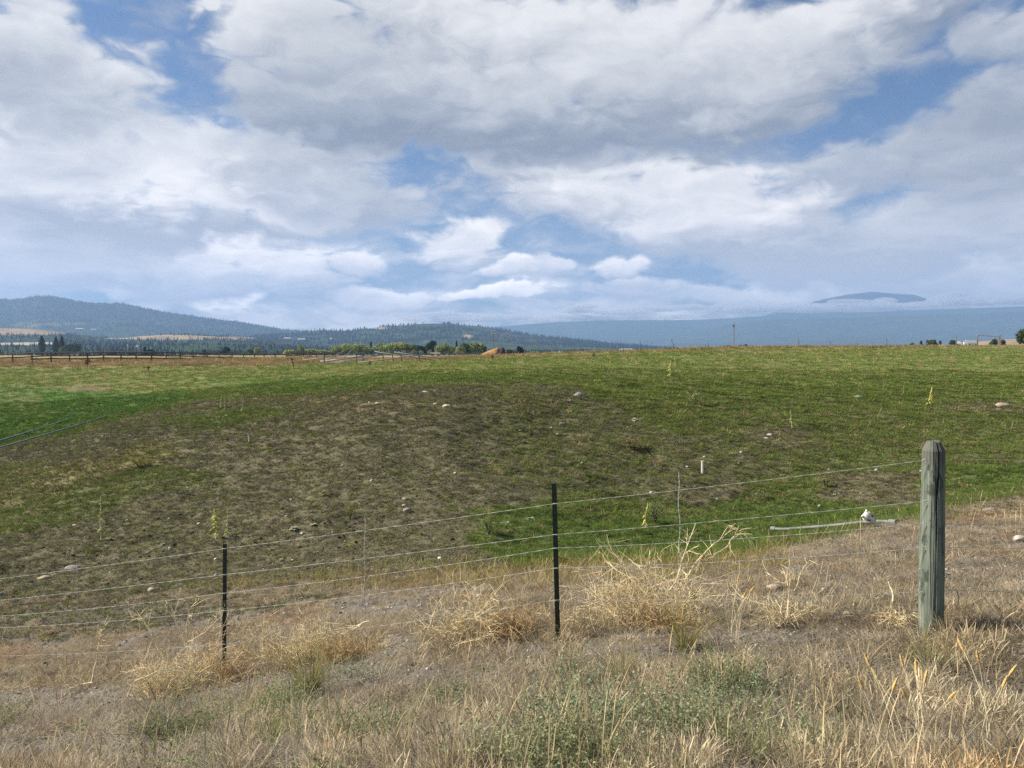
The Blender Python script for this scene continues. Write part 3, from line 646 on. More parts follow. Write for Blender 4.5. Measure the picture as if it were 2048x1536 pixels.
layer('hillside_turf', 'grazed brown and green tufts covering the mound', HTUFT, 6, 170000, 10, 62, lambda G, Dm, Bm, V, O, px, py, x, y: np.clip(1.15 - Bm * .42 - np.clip(G - .75, 0, 1) * 1.5, 0, 1) * (1 - (Dm > .6) * .7),
      lambda y, q, m, G, Dm: q.uniform(.5, 1.1, m) * np.clip(y / 18, .8, 2.2), 304,
      lambda G, Dm, Bm, V, O, q, m, x, y: (np.where((q.random(m) < .36 + sstep(.3, .72, G) * .62)[:, None], C_GREEN * 1.0 * (1 - V[:, None]) + C_VIV * V[:, None] + .25 * (1 - G[:, None]) * np.array([.06, .03, .02]), np.array([.165, .147, .105]))) * q.uniform(.6, 1.5, (m, 1)), p=.75)
layer('meadow_grass', 'green and straw coloured pasture grass rising to the skyline', MTUFT, 6, 60000, 32, 128, lambda G, Dm, Bm, V, O, px, py, x, y: np.clip(1.1 - Bm * 1.2, 0, 1), lambda y, q, m, G, Dm: q.uniform(.5, 1.1, m) * np.clip(y / 60, .7, 1.5) * (1 + .7 * (Dm > .6)), 305, lambda G, Dm, Bm, V, O, q, m, x, y: tints(G, Dm, V, O, q, m)[0] * np.where(Dm > .6, 1.0, 1.28)[:, None] * (.82 + .36 * fbm(x * .12, y * .3, 3, 240))[:, None], p=.8)
layer('meadow_stems', 'thin pale seed stems standing in the pasture', STEM, 4, 2600, 24, 118, lambda G, Dm, Bm, V, O, px, py, x, y: np.clip(G * 1.1 + Dm - Bm, 0, 1) * sstep(.40, .6, fbm(x * .1, y * .15, 3, 210)), lambda y, q, m, G, Dm: q.uniform(.6, 1.2, m)[:, None] * np.array([1.6, 1.6, 1.0]), 306,
      lambda G, Dm, Bm, V, O, q, m, x, y: np.array([.34, .33, .14]) * q.uniform(.7, 1.3, (m, 1)))
layer('low_weeds', 'grey green leafy weeds growing through the dry foreground grass', FORB, 5, 26000, 1.9, 7.5, lambda G, Dm, Bm, V, O, px, py, x, y: np.clip(G * 1.5 - .25 + .03, 0, 1) * (y < 8), lambda y, q, m, G, Dm: q.uniform(.5, 1.15, m), 307,
      lambda G, Dm, Bm, V, O, q, m, x, y: (np.array([.27, .33, .22]) * (1 - (h := fbm(x * 1.5, y * 1.5, 2, 220)[:, None])) + np.array([.36, .37, .15]) * h) * q.uniform(.7, 1.3, (m, 1)))
layer('bank_stems', 'thin dry seed stems scattered over the roadside bank', STEM, 4, 2200, 1.9, 13, lambda G, Dm, Bm, V, O, px, py, x, y: (Dm > .5) * 1.0, lambda y, q, m, G, Dm: q.uniform(.35, .75, m), 308,
      lambda G, Dm, Bm, V, O, q, m, x, y: np.array([.5, .4, .24]) * q.uniform(.6, 1.3, (m, 1)))
layer('ditch_edge_grass', 'tall yellow grass along the edge of the ditch', STRAW, 8, 5000, 8, 16, lambda G, Dm, Bm, V, O, px, py, x, y: sstep(.15, .5, Dm) * sstep(.0, .3, G + .15) * ((py > 1085) & (py < 1180) & (px < 1560)), lambda y, q, m, G, Dm: q.uniform(.8, 1.5, m), 309,
      lambda G, Dm, Bm, V, O, q, m, x, y: np.array([.36, .30, .11]) * q.uniform(.7, 1.3, (m, 1)))

layer('fence_line_grass', 'upright pale straw grass growing in a loose band along the fence', STRAW, 8, 7500, 4.5, 9.5, lambda G, Dm, Bm, V, O, px, py, x, y: (Dm > .3) * sstep(.9, .2, np.abs((px - 1024) / F * y * .38 + y - 6.15) ) * sstep(.38, .55, fbm(x * 1.4, y * 1.4, 3, 251)), lambda y, q, m, G, Dm: q.uniform(.65, 1.25, m), 310,
      lambda G, Dm, Bm, V, O, q, m, x, y: np.array([.58, .48, .30]) * q.uniform(.5, 1.3, (m, 1)))
# pebbles and grit
peb_mat = leafmat('pebble', True, 0.0)
PEB = proto_collection('pebble', [(lump(400 + s, .3, 1.4, 2, 3) * np.array([1, .8, .55]), np.array(ICOF2), np.ones(3)) for s in range(5)], peb_mat)
def pebbles(name, label, n, y0, y1, keepf, s0, s1, seed, cols):
    x, y, z, q = samples(n, y0, y1, .86, seed); G, Dm, Bm, V, O, px, py = paint(x, y, z); k = q.random(n) < keepf(Bm, Dm, px, py, y)
    x, y, z = x[k], y[k], z[k]; m = len(x); cols = np.array(cols)
    s = (s0 + (s1 - s0) * q.random(m) ** 5) * np.clip(y / 6, .8, 2.2)
    scatter(name, PEB, np.c_[x, y, z + s * .1], s, cols[q.integers(0, len(cols), m)] * q.uniform(.7, 1.2, (m, 1)), 5, seed, label=label, cat_='gravel', tilt=.3)
pebbles('gravel', 'grey gravel and grit on the bare strip below the fence', 60000, 1.9, 10, lambda Bm, Dm, px, py, y: np.clip(Bm * 1.6 - .3, .03, 1), .004, .018, 401, [(.36, .33, .29), (.50, .47, .42), (.25, .22, .19), (.13, .115, .10), (.30, .25, .2)])
pebbles('slope_stones', 'tiny white stones scattered over the grazed mound', 2600, 10, 45, lambda Bm, Dm, px, py, y: np.clip(Bm * .9 - .1, 0, 1) , .006, .034, 402, [(.55, .52, .46), (.62, .6, .55), (.38, .35, .3)])

# ------------------------------------------------------------------ THE WIRE FENCE
M_tpost = mat('t_post_paint', (.012, .028, .022), .45, .0, .35, 20, spec=.5)
M_galv = mat('galvanised_wire', (.36, .38, .35), .7, .1, .15, 60)
M_steelpin = mat('dull_wire', (.30, .31, .30), .6, .4, .2, 60)
def wood_mat():
    m = bpy.data.materials.new('treated_wood'); m.use_nodes = True; N = NB(m.node_tree); bs = m.node_tree.nodes['Principled BSDF']
    bs.inputs['Roughness'].default_value = .9; bs.inputs['Specular IOR Level'].default_value = .15
    t = N.n('ShaderNodeTexCoord').outputs['Object']
    st = N.v('MULTIPLY', t, (1, 1, .055)); g1 = N.noise(st, 34, 7, .65, .4); g2 = N.noise(st, 120, 4, .6); blot = N.noise(N.v('MULTIPLY', t, (1, 1, .45)), 11, 6, .68)
    c = N.mix(N.mr(g1, .35, .66), (.10, .13, .105, 1), (.24, .265, .21, 1))
    c = N.mix(N.mr(blot, .52, .62), c, (.07, .085, .070, 1))
    c = N.mix(N.mr(N.noise(st, 20, 5, .6), .56, .68, 0, .85), c, (.13, .22, .165, 1))
    c = N.mix(N.mr(g2, .62, .74, 0, .65), c, (.045, .05, .042, 1))
    sz = N.n('ShaderNodeSeparateXYZ'); N.put(sz.inputs[0], t)
    c = N.mix(N.mr(N.m('ADD', sz.outputs[2], N.m('MULTIPLY', blot, .05)), 1.13, 1.19), c, N.mix(g1, (.075, .085, .072, 1), (.20, .20, .165, 1)))
    N.put(bs.inputs['Base Color'], c); b = N.n('ShaderNodeBump'); b.inputs['Strength'].default_value = .7; b.inputs['Distance'].default_value = .004
    N.put(b.inputs['Height'], N.m('ADD', g1, g2)); N.put(bs.inputs['Normal'], b.outputs[0]); return m
WIRE_SETS = []   # per post: pixel x, [pixel y of the five wires], depth
POST_PX = [(-14, [1159, 1202, 1233, 1256, 1312], 8.5), (450, [1097, 1149, 1186, 1221, 1288], 7.2), (1112, [1007, 1069, 1096, 1136, 1200], 5.9), (1860, [921, 1003, 1047, 1096, 1183], 5.0)]
fence = empty('wire_fence', tuple(on_ground(1112, 1280)))
tag(fence, 'five strand wire fence on green steel posts and a thick weathered wood post', 'fence')
FO = Vector(fence.location)
def fpart(mb, name, m, smooth=False):
    mb.v = [tuple(Vector(p) - FO) for p in mb.v]
    return mb.build(name, m, fence, smooth=smooth)
def t_post(px, ptop, pbase, Y, lean=(0, 0)):
    top = at(px, ptop, Y); bx = at(px + lean[0], pbase, Y); gb = Vector((bx.x, Y, g(bx.x, Y) - .12)); mb = MB()
    d = (top - gb); L = d.length; n = 8
    prof = [(-.019, -.004), (.019, -.004), (.019, 0), (.003, .001), (.0025, .030), (-.0025, .030), (-.003, .001), (-.019, 0)]
    V = [gb + d * (i / n) + Vector((a, b, 0)) for i in range(n + 1) for a, b in prof]; k = len(prof)
    Fs = [(i * k + j, i * k + (j + 1) % k, (i + 1) * k + (j + 1) % k, (i + 1) * k + j) for i in range(n) for j in range(k)] + [tuple(range(k))[::-1], tuple(n * k + j for j in range(k))]
    mb.add(V, Fs)
    i = .16
    while i < L - .02:
        p = gb + d * (i / L); mb.box(p.x, p.y - .0075, p.z, .009, .008, .022, top=.6); i += .053
    o = fpart(mb, 'steel_post', M_tpost); return o, gb, top
P1, _, _ = t_post(450, 1088, 1343, 7.2, (-2, 0)); P2, _, _ = t_post(1108, 967, 1278, 5.9, (9, 0)); P0, _, _ = t_post(-14, 1148, 1372, 8.5)
# wood post
def wood_post():
    base = at(1862, 1245, 5.1); base.z = g(base.x, base.y); top = at(1867, 882, 5.1); H = top.z - base.z
    na, nz_ = 240, 70; V, Fs = [], []; A = np.linspace(0, 2 * np.pi, na, endpoint=False)
    q = np.random.default_rng(3); wob = fbm(np.cos(A) * 2 + 5, np.sin(A) * 2 + 5, 3, 8) - .5
    zs = np.concatenate([np.linspace(-.2, H - .062, nz_ - 6), H - np.array([.05, .03, .012, .003, 0])])
    rough = lambda a, z: (fbm(np.array([a * 4.]), np.array([z * 3.]), 4, 4)[0] - .5) * .008
    for z in zs:
        tr = 0 if z < H - .06 else (z - (H - .06)) / .06
        r0 = .0735 - .003 * z / H + .0035 * math.sin(z * 4)
        for k, a in enumerate(A):
            r = r0 * (1 + .07 * wob[k]) + rough(math.cos(a) * 3 + math.sin(a) * 2, z)
            ch = .42 * tr                                # chamfered, faceted top
            r *= 1 - ch
            ca = -1.62 + .10 * math.sin(z * 5 + 1) + .03 * math.sin(z * 19); dd = abs((a - ca % (2 * math.pi) + math.pi) % (2 * math.pi) - math.pi)
            depth = sstep(H * .42, H * .62, z) * .030; w_ = .06 + .05 * float(sstep(H * .5, H * .9, z))
            if dd < w_: r -= float(depth) * (1 - (dd / w_) ** 2) * 1.3
            ca2 = -2.15; dd2 = abs((a - ca2 % (2 * math.pi) + math.pi) % (2 * math.pi) - math.pi)
            if dd2 < .03 and z < H * .7: r -= .006 * float(sstep(0, .3, z)) * (1 - dd2 / .03)
            V.append((r * math.cos(a), r * math.sin(a), z + (tr ** 2) * .005 * math.sin(a * 2 + .6)))
    nz = len(zs); Fs = [(i * na + k, i * na + (k + 1) % na, (i + 1) * na + (k + 1) % na, (i + 1) * na + k) for i in range(nz - 1) for k in range(na)]
    V.append((0, 0, H + .001)); c = len(V) - 1; Fs += [((nz - 1) * na + k, (nz - 1) * na + (k + 1) % na, c) for k in range(na)]
    mb = MB(); mb.add(V, Fs); lean = (top.x - base.x) / H
    me_o = mb.build('wood_post', wood_mat(), fence, loc=Vector((base.x, 5.1, base.z)) - FO); me_o.rotation_euler = (0, math.atan(lean), 0)
    return me_o
WP = wood_post()
# strands
strands = []
for w in range(5):
    pts = [at(px, ys[w], Y - .035) for px, ys, Y in POST_PX]
    pts[-1] = at(1846, POST_PX[-1][1][w], 5.06)
    pts = [at(-700, [1235, 1272, 1300, 1320, 1370][w], 9.9)] + pts
    mb = MB(); P = []
    for a, b in zip(pts[:-1], pts[1:]):
        n = 90
        for i in range(n):
            t = i / n; p = a.lerp(b, t); p.z -= .022 * 4 * t * (1 - t) * (.4 if w < 2 else 1); P.append(p)
    P.append(pts[-1]); strands.append(P)
    for ph in (0, math.pi):                      # two twisted wires
        Q = []; s_ = 0
        for i, p in enumerate(P):
            Q.append(p + Vector((0, math.cos(i * .9 + ph), math.sin(i * .9 + ph))) * .0013)
        mb.tube(Q, .0011 if w < 4 else .0008, 4)
    # beyond the wood post
    e = at(2600, [925, 1003, 1050, 1101, 1190][w], 5.2); st = at(1888, [917, 999, 1048, 1094, 1180][w], 5.1)
    mb.tube([st.lerp(e, i / 30) - Vector((0, 0, .01 * 4 * (i / 30) * (1 - i / 30))) for i in range(31)], .0013, 4)
    # wrap round the wood post
    mb.tube([Vector((st.x - .07 - .0, 5.1, pts[-1].z)) + Vector((-.078 * math.cos(t * math.pi), -.078 * math.sin(t * math.pi) - .004, (st.z - pts[-1].z) * t)) for t in np.linspace(0, .12, 4)], .0014, 4)
    fpart(mb, 'wire', M_galv)
# wire stays twisted round the strands
def strand_at(w, px):
    best = min(strands[w], key=lambda p: abs(float(proj(p.x, p.y, p.z)[0]) - px)); return best
for px, ptop, pbot, dx in ((153, 1115, 1243, 3), (730, 1030, 1250, -1), (1357, 943, 1150, 4)):
    c = strand_at(0, px); a = at(px, ptop, c.y); b = at(px + dx, pbot, strand_at(4, px).y); mb = MB(); n = 44
    for ph in (0, math.pi):
        mb.tube([a.lerp(b, i / n) + Vector((math.cos(i * 1.3 + ph), math.sin(i * 1.3 + ph), 0)) * .0024 + Vector((.005 * math.sin(i * .35), 0, 0)) for i in range(n + 1)], .0022, 4)
    fpart(mb, 'wire_stay', M_galv)
for px, ys, Y in POST_PX[:3]:                    # clips holding each strand to the steel posts
    for y_ in ys:
        mb = MB(); p = at(px, y_, Y); mb.tube([p + Vector((.022 * math.cos(t), .02 * math.sin(t) - .0, .004 * math.sin(2 * t))) for t in np.linspace(0, 2 * math.pi, 12)], .0018, 4, False)
        fpart(mb, 'wire_clip', M_galv)
for y_, dx in ((921, 0), (1003, 3), (1048, -2), (1096, 2), (1140, -9), (1183, -12)):
    p = at(1850 + dx, y_, 5.02); mb = MB(); mb.tube([p + Vector((-.006, .01, .008)), p + Vector((-.004, -.006, .009)), p + Vector((.006, -.006, -.006)), p + Vector((.008, .01, -.007))], .002, 5); fpart(mb, 'staple', M_galv)

# ------------------------------------------------------------------ ROCKS, SKULL, STUBS
def rock_mat(name, c, c2):
    return mat(name, c, .95, 0, 0, 14, bump=.01, col2=c2, spec=.1)
RW = rock_mat('white_rock', (.55, .52, .46), (.36, .33, .28)); RG = rock_mat('grey_rock', (.36, .35, .33), (.2, .19, .18)); RT = rock_mat('tan_rock', (.46, .38, .29), (.28, .23, .17)); RP = rock_mat('purple_rock', (.30, .24, .24), (.18, .14, .15)); RY = rock_mat('cream_rock', (.62, .56, .42), (.45, .38, .27))
ROCKS = [  # px, py, width px, height/width, material, label
 (1158, 792, 24, .75, RG, 'round grey boulder sitting alone near the top of the mound'),
 (1140, 803, 9, .6, RW, 'small pale stone just below the round grey boulder'),
 (1124, 851, 13, .6, RW, 'bright white rock in the upper middle of the grazed slope below the boulder'),
 (1103, 857, 7, .6, RW, 'small white stone just left of the bright white rock on the slope'),
 (1115, 869, 6, .6, RW, 'tiny white stone just below the bright white rock on the slope'),
 (1042, 865, 9, .5, RW, 'white stone furthest left of the four stones below the boulder'),
 (755, 811, 16, .35, RW, 'flat pale rock at the left end of the stony strip on the mound crest'),
 (740, 806, 9, .5, RW, 'small pale stone beside the flat rock on the mound crest'),
 (893, 813, 20, .4, RY, 'cream slab right of centre on the mound crest'),
 (871, 811, 9, .6, RW, 'small pale stone left of the cream slab on the mound crest'),
 (850, 785, 22, .25, RY, 'long low cream outcrop where the mound meets the green meadow'),
 (1540, 871, 13, .55, RW, 'rounded white rock on the bare patch right of the white pipe stub'),
 (1533, 877, 13, .3, RW, 'flat white stone touching the rounded rock on the bare patch'),
 (2004, 812, 32, .4, RT, 'large tan boulder half buried near the right edge of the meadow slope'),
 (1718, 795, 18, .35, RG, 'flat grey rock by the yellow mullein on the right'),
 (1753, 942, 8, .8, RW, 'upright white stone just below the top wire left of the wood post'),
 (1842, 946, 7, .7, RW, 'small pale stone close to the left side of the wood post'),
 (1640, 1013, 11, .7, RG, 'pale blue grey stone on the ditch bank just above the second wire'),
 (1670, 990, 9, .4, RY, 'flat yellowish stone on the brown ditch bank'),
 (1913, 947, 8, .5, RW, 'small pale stone in the grass right of the wood post'),
 (1434, 1000, 9, .8, RW, 'white stone on the bare scar below the white pipe stub'),
 (1980, 1022, 28, .5, RP, 'dusky purple rock in dry grass right of the wood post'),
 (2040, 1082, 32, .5, RW, 'big white rock at the right edge of the dry bank'),
 (1550, 1179, 36, .45, RT, 'flat tan boulder in dry grass between the tumbleweed and the wood post'),
 (1694, 1232, 18, .5, RY, 'cream stone on dark soil left of the foot of the wood post'),
 (1597, 1234, 11, .5, RW, 'white stone on dark soil left of the cream stone'),
 (1190, 1247, 15, .45, RW, 'pale stone on the bank right of the middle steel post'),
 (1152, 1212, 8, .5, RW, 'small white stone close right of the middle steel post'),
 (1032, 1295, 20, .35, RW, 'flat white stone left of the foot of the middle steel post'),
 (960, 1194, 15, 1.0, RW, 'pointed white stone behind the spreading dead branches'),
 (840, 1214, 8, .8, RW, 'small round white stone left of the pointed stone'),
 (88, 1157, 28, .35, RT, 'flat tan slab on the slope at the far left'),
 (146, 1137, 30, .3, RG, 'flat grey slab behind the left wire stay'),
 (303, 1184, 17, .6, RY, 'cream rock at the foot of the slope left of the left steel post'),
 (150, 1051, 12, .4, RW, 'white chip of rock high on the left slope'),
 (338, 1039, 7, .8, RW, 'small white stone on the middle of the left slope'),
 (335, 1216, 7, .6, RW, 'small white stone on bare soil left of the dead branches'),
 (815, 1024, 18, .7, RT, 'dull brown rock jutting from the middle of the slope'),
 (810, 1000, 15, .4, RT, 'flat brown rock just above the dull brown rock'),
 (230, 1446, 20, .3, RW, 'sliver of white rock on the gravel at bottom left'),
 (309, 1427, 15, .5, RG, 'grey white stone on the gravel behind the dark bunchgrass'),
 (430, 1432, 9, .5, RW, 'small white stone right of the dark bunchgrass'),
 (508, 1332, 9, .7, RY, 'small cream stone right of the foot of the left steel post'),
 (1570, 1425, 10, .8, RG, 'dull pale stone among the dry grass at bottom right'),
]
for i, (px, py, w, hr, m, lab) in enumerate(ROCKS):
    p = on_ground(px, py); s_ = w / F * p.y / 2; V = lump(900 + i * 7, .22, 1.2, 3, 5) * np.array([s_, s_ * .8, s_ * hr])
    me = np_mesh('rock', V, np.array(ICOF3), smooth=False); o = link('rock', me, m, loc=(p.x, p.y, p.z + s_ * hr * .15)); o.rotation_euler = (0, 0, random.uniform(-.5, .5))
    tag(o, lab, 'rock')

M_bone = mat('bleached_bone', (.78, .76, .70), .7, 0, .12, 30); M_dark = mat('hollow_shade', (.02, .017, .015), .95)
def skull():
    p = at(1741, 1037, 11.6); p.z = max(p.z, g(p.x, 11.6) + .08); root = empty('animal_skull', (p.x, p.y, g(p.x, 11.6)))
    tag(root, 'bleached white animal skull resting on the metal pipe in the ditch', 'skull')
    # sections along the long axis: distance, half width, half height, lift
    S = [(-.127,.030,.012,.02),(-.122,.055,.030,.015),(-.10,.058,.044,.012),(-.075,.052,.05,.012),(-.05,.06,.045,.01),(-.02,.064,.040,.004),(.01,.050,.036,-.002),(.04,.036,.030,-.008),(.08,.029,.025,-.014),(.12,.025,.021,-.02),(.15,.027,.017,-.024),(.165,.018,.011,-.027),(.17,.006,.005,-.028)]
    n = 24; V = []
    for (x, w, h, l) in S:
        for k in range(n):
            a = 2 * math.pi * k / n; ww = w; hh = h * (1 if math.sin(a) > 0 else .75)
            yy = math.cos(a) * ww; zz_ = math.sin(a) * hh + l
            for sg in (-1, 1):      # eye sockets dent the side, the brow and cheek stand out
                dd = math.hypot((x + .01) / .032, (a - (math.pi * .22 if sg > 0 else math.pi * .78)) / .38)
                if dd < 1: yy *= .62 + .38 * dd * dd; zz_ -= .012 * (1 - dd)
            V.append((x, yy, zz_))
    Fs = [(i * n + k, i * n + (k + 1) % n, (i + 1) * n + (k + 1) % n, (i + 1) * n + k) for i in range(len(S) - 1) for k in range(n)] + [tuple(range(n)), tuple((len(S) - 1) * n + k for k in range(n))[::-1]]
    mb = MB(); mb.add(V, Fs)
    for sg in (-1, 1): mb.tube([(-.03, sg * .055, -.005), (-.06, sg * .068, -.012), (-.09, sg * .055, -.012)], [.007, .008, .006], 6); mb.tube([(-.10, sg * .03, .03), (-.118, sg * .05, .04), (-.126, sg * .06, .04)], [.016, .014, .008], 7)
    for i in range(6):
        for sg in (-1, 1): mb.box(.03 + i * .014, sg * .024, -.036 - i * .002, .011, .009, .014)
    hold = Vector((p.x, p.y, p.z)) - Vector(root.location)
    b = mb.build('cranium', M_bone, root, loc=hold, smooth=True)
    for sg in (-1, 1):
        e = MB(); e.add(ICO2 * np.array([.021, .014, .014]) + np.array([-.006, sg * .037, .029]), ICOF2); e.build('socket_shade', M_dark, b, smooth=True)  # dark ellipsoids stand in for the shade inside the sockets
    e = MB(); e.add(ICO2 * np.array([.024, .011, .008]) + np.array([.135, 0, -.003]), ICOF2); e.build('nose_hole_shade', M_dark, b, smooth=True)  # same dark colour for the shade in the nose opening
    from mathutils import Matrix
    X_ = Vector((.75, -.35, -.56)).normalized(); Z_ = Vector((-.3, -.85, .45)); Z_ = (Z_ - X_ * Z_.dot(X_)).normalized(); Y__ = Z_.cross(X_)
    b.rotation_euler = Matrix((X_, Y__, Z_)).transposed().to_euler(); b.scale = (.98, 1.12, 1.0)
skull()
M_pvc = mat('weathered_pvc', (.66, .62, .52), .6, 0, .15, 12); M_stub = mat('grey_stub', (.42, .37, .30), .9, 0, .3, 14)
def stub(px, py0, py1, wpx, m, name, lab, c, tilt=0.0):
    p = on_ground(px, py1); H = (py1 - py0) / F * p.y; r = wpx / F * p.y / 2; root = empty(name, p); tag(root, lab, c)
    mb = MB(); mb.tube([(0, 0, -.1), (tilt * .3, 0, H * .5), (tilt, 0, H)], [r, r, r * .92], 14, False); mb.tube([(tilt, 0, H), (tilt * .6, 0, H * .7)], [r * .92, r * .7], 14, False); mb.build('pipe_wall' if 'pipe' in name else 'stake', m, root)
    mb = MB(); mb.tube([(tilt * .97, 0, H * .93), (tilt, 0, H + .003)], [r * 1.14, r * 1.12], 14, False); mb.build('collar' if 'pipe' in name else 'split_top', m, root)
    return root, H, r
stub(1405, 922, 948, 5.5, M_pvc, 'pipe_stub', 'short white plastic pipe stub standing in the slope right of centre', 'pipe')
rt, H_, r_ = stub(500, 868, 887, 5, M_stub, 'wooden_stub', 'weathered grey stub leaning on the pale worn path of the left slope', 'stub', -.03)
mb = MB(); mb.tube([(.0, 0, H_ * .75), (.05, 0, H_ * .8), (.1, 0, H_ * 1.05)], [r_ * .6, r_ * .5, r_ * .4], 7); mb.build('side_snag', M_stub, rt)

# ------------------------------------------------------------------ IRRIGATION PIPES
M_alu = mat('dull_aluminium', (.24, .25, .24), .6, .3, .25, 3)
def ground_pipe(pa, pb, r, lab, lift=.02, coupler=True, n=40):
    a, b = on_ground(*pa), on_ground(*pb); root = empty('irrigation_pipe', a); tag(root, lab, 'pipe', 'irrigation pipes lying in the pasture'); mb = MB(); pts = []
    for i in range(n + 1):
        t = i / n; x = a.x + (b.x - a.x) * t; y = a.y + (b.y - a.y) * t; pts.append([x, y, g(x, y)])
    pts = np.array(pts); pts[:, 2] = smooth1(np.maximum(pts[:, 2], np.interp(range(n + 1), [0, n], [pts[0, 2], pts[-1, 2]]) - .12), 31) + r + lift
    loc = [Vector(p) - a for p in pts]; mb.tube(loc, r, 10); mb.build('tube', M_alu, root, smooth=True)
    if coupler:
        for q_, k in ((loc[-1], -2), (loc[0], 1)):
            mb = MB(); d = (loc[k] - q_).normalized() * .12; mb.tube([q_ - d * .3, q_ + d], r * 1.5, 10); mb.build('coupler', M_alu, root)
    return root
gp = ground_pipe((-120, 915), (145, 838), .042, 'aluminium pipe furthest left lying across the bright green hollow', .04)
mb = MB(); e = on_ground(143, 838) - Vector(gp.location); mb.tube([e + Vector((0, 0, .05)), e + Vector((0, 0, .30))], .03, 8); mb.box(e.x, e.y, e.z + .3, .3, .06, .05); mb.build('valve', M_alu, gp)
ground_pipe((-160, 940), (240, 825), .036, 'aluminium pipe lying along the foot of the mound right of the other pipe', .03)
ground_pipe((1545, 1073), (1790, 1047), .026, 'grey metal pipe at the edge of the green ditch under the skull', .05)

M_alu2 = mat('bright_aluminium', (.30, .30, .29), .6, .2, .2, 3)
# heap of pipes stacked on stakes by the corral
PILE = [((775,594),(1165,410),98),((1085,560),(1210,440),104),((380,600),(1430,470),106),((690,630),(1700,480),100),((830,650),(1800,480),97),((930,652),(2048,458),98.5)]
PILE = [((560 + a[0] / 8.533, 650 + a[1] / 8.533), (560 + b[0] / 8.533, 650 + b[1] / 8.533), Y) for a, b, Y in PILE]
PILE += [((716,725),(863,707),96),((749,703),(872,725),97.5),((788,704),(899,723),99),((750,709),(822,707),103),((640,722),(760,710),102)]
PLAB = ['lowest end raised pipe leaning steeply at the left of the pipe heap', 'short steep pipe behind the left stakes of the heap', 'long thin pipe running far left from the heap toward the corral', 'long pipe sloping up through the middle of the heap', 'long pipe with its low end resting on the grass in front of the heap', 'pipe next to the front one and slightly higher at its right end',
        'bright pipe sloping gently up to the right at the front of the heap', 'pipe crossing down to the right from the centre of the heap', 'pipe furthest right sloping down to the meadow', 'level pipe at the back of the heap', 'faint level pipe at the back left of the heap']
for (a, b, Y), lab in zip(PILE, PLAB):
    A, Bp = at(a[0], a[1], Y), at(b[0], b[1], Y + 1.5); A.z = max(A.z, g(A.x, A.y) + .05); Bp.z = max(Bp.z, g(Bp.x, Bp.y) + .05)
    root = empty('stacked_pipe', A); tag(root, lab, 'pipe', 'aluminium pipes stacked by the corral'); mb = MB(); mb.tube([(0, 0, 0), (Bp - A) * .5 - Vector((0, 0, .04)), Bp - A], .055, 8); mb.build('tube', M_alu2, root, smooth=True)
    mb = MB(); d = (Bp - A).normalized() * .25; mb.tube([Bp - A - d, Bp - A], .085, 8); mb.build('coupler', M_alu, root)
M_oldwood = mat('old_dark_wood', (.11, .092, .078), .9, 0, .35, 6); M_greywood = mat('old_grey_wood', (.20, .18, .155), .9, 0, .3, 6)
STK = [(648,702,726,97,0,'tall dark stake at the left of the pipe heap'),(713,708,725,98,0,'dark stake under the middle of the pipe heap'),(727,706,726,101,2,'leaning stake behind the middle of the heap'),(768,708,726,97,3,'grey stake with a leaning foot right of centre in the heap'),(787,703,726,99,4,'tallest pale stake at the right of the heap'),(804,712,726,98,2,'dark stake just right of the tallest stake'),(838,712,723,98,0,'short stake under the right end of the heap'),(850,716,723,97,0,'shortest stake under the lowest right pipe'),(588,716,732,90,5,'thin leaning stick in the tan grass left of the heap')]
for px, a, b, Y, ln, lab in STK:
    p0 = at(px, b, Y); p0.z = g(p0.x, Y) - .05; p1 = at(px - ln, a, Y); root = empty('stake', p0); tag(root, lab, 'stake', 'stakes holding up the pipe heap')
    mb = MB(); mb.tube([(0, 0, 0), (p1 - p0) * .5 + Vector((.03, 0, 0)), p1 - p0], [.08, .07, .055], 7); mb.build('shaft', M_oldwood, root)
    mb = MB(); t_ = p1 - p0; mb.box(t_.x, 0, t_.z - .06, .3, .06, .05, .3); mb.build('crosspiece', M_greywood, root)
# ------------------------------------------------------------------ PLANTS YOU CAN POINT TO
def twig_mat(name, c): return mat(name, c, .85, 0, .25, 25)
M_tw = twig_mat('dry_stalk', (.72, .60, .36)); M_tw2 = twig_mat('pale_stalk', (.76, .66, .42)); M_tw3 = twig_mat('rusty_stalk', (.50, .36, .18)); M_dk = twig_mat('dark_stalk', (.09, .06, .04))
def twigs(mb, p, d, L, r, depth, q, droop=0.0, spread=.7, nb=3):
    n = 4; r = r * 1.35; pts = [p]; dd = Vector(d).normalized()
    for i in range(n):
        dd = (dd + Vector(q.normal(0, .13, 3)) + Vector((0, 0, -droop))).normalized(); pts.append(pts[-1] + dd * L / n)
    mb.tube(pts, [r * (1 - .55 * i / n) for i in range(n + 1)], 4 if depth < 3 else 6, False)
    if depth <= 0: return
    for k in range(nb):
        i = q.integers(1, n + 1); b = pts[i]; nd = (dd + Vector(q.normal(0, spread, 3))).normalized()
        twigs(mb, b, nd, L * q.uniform(.5, .78), r * .55, depth - 1, q, droop, spread, nb)
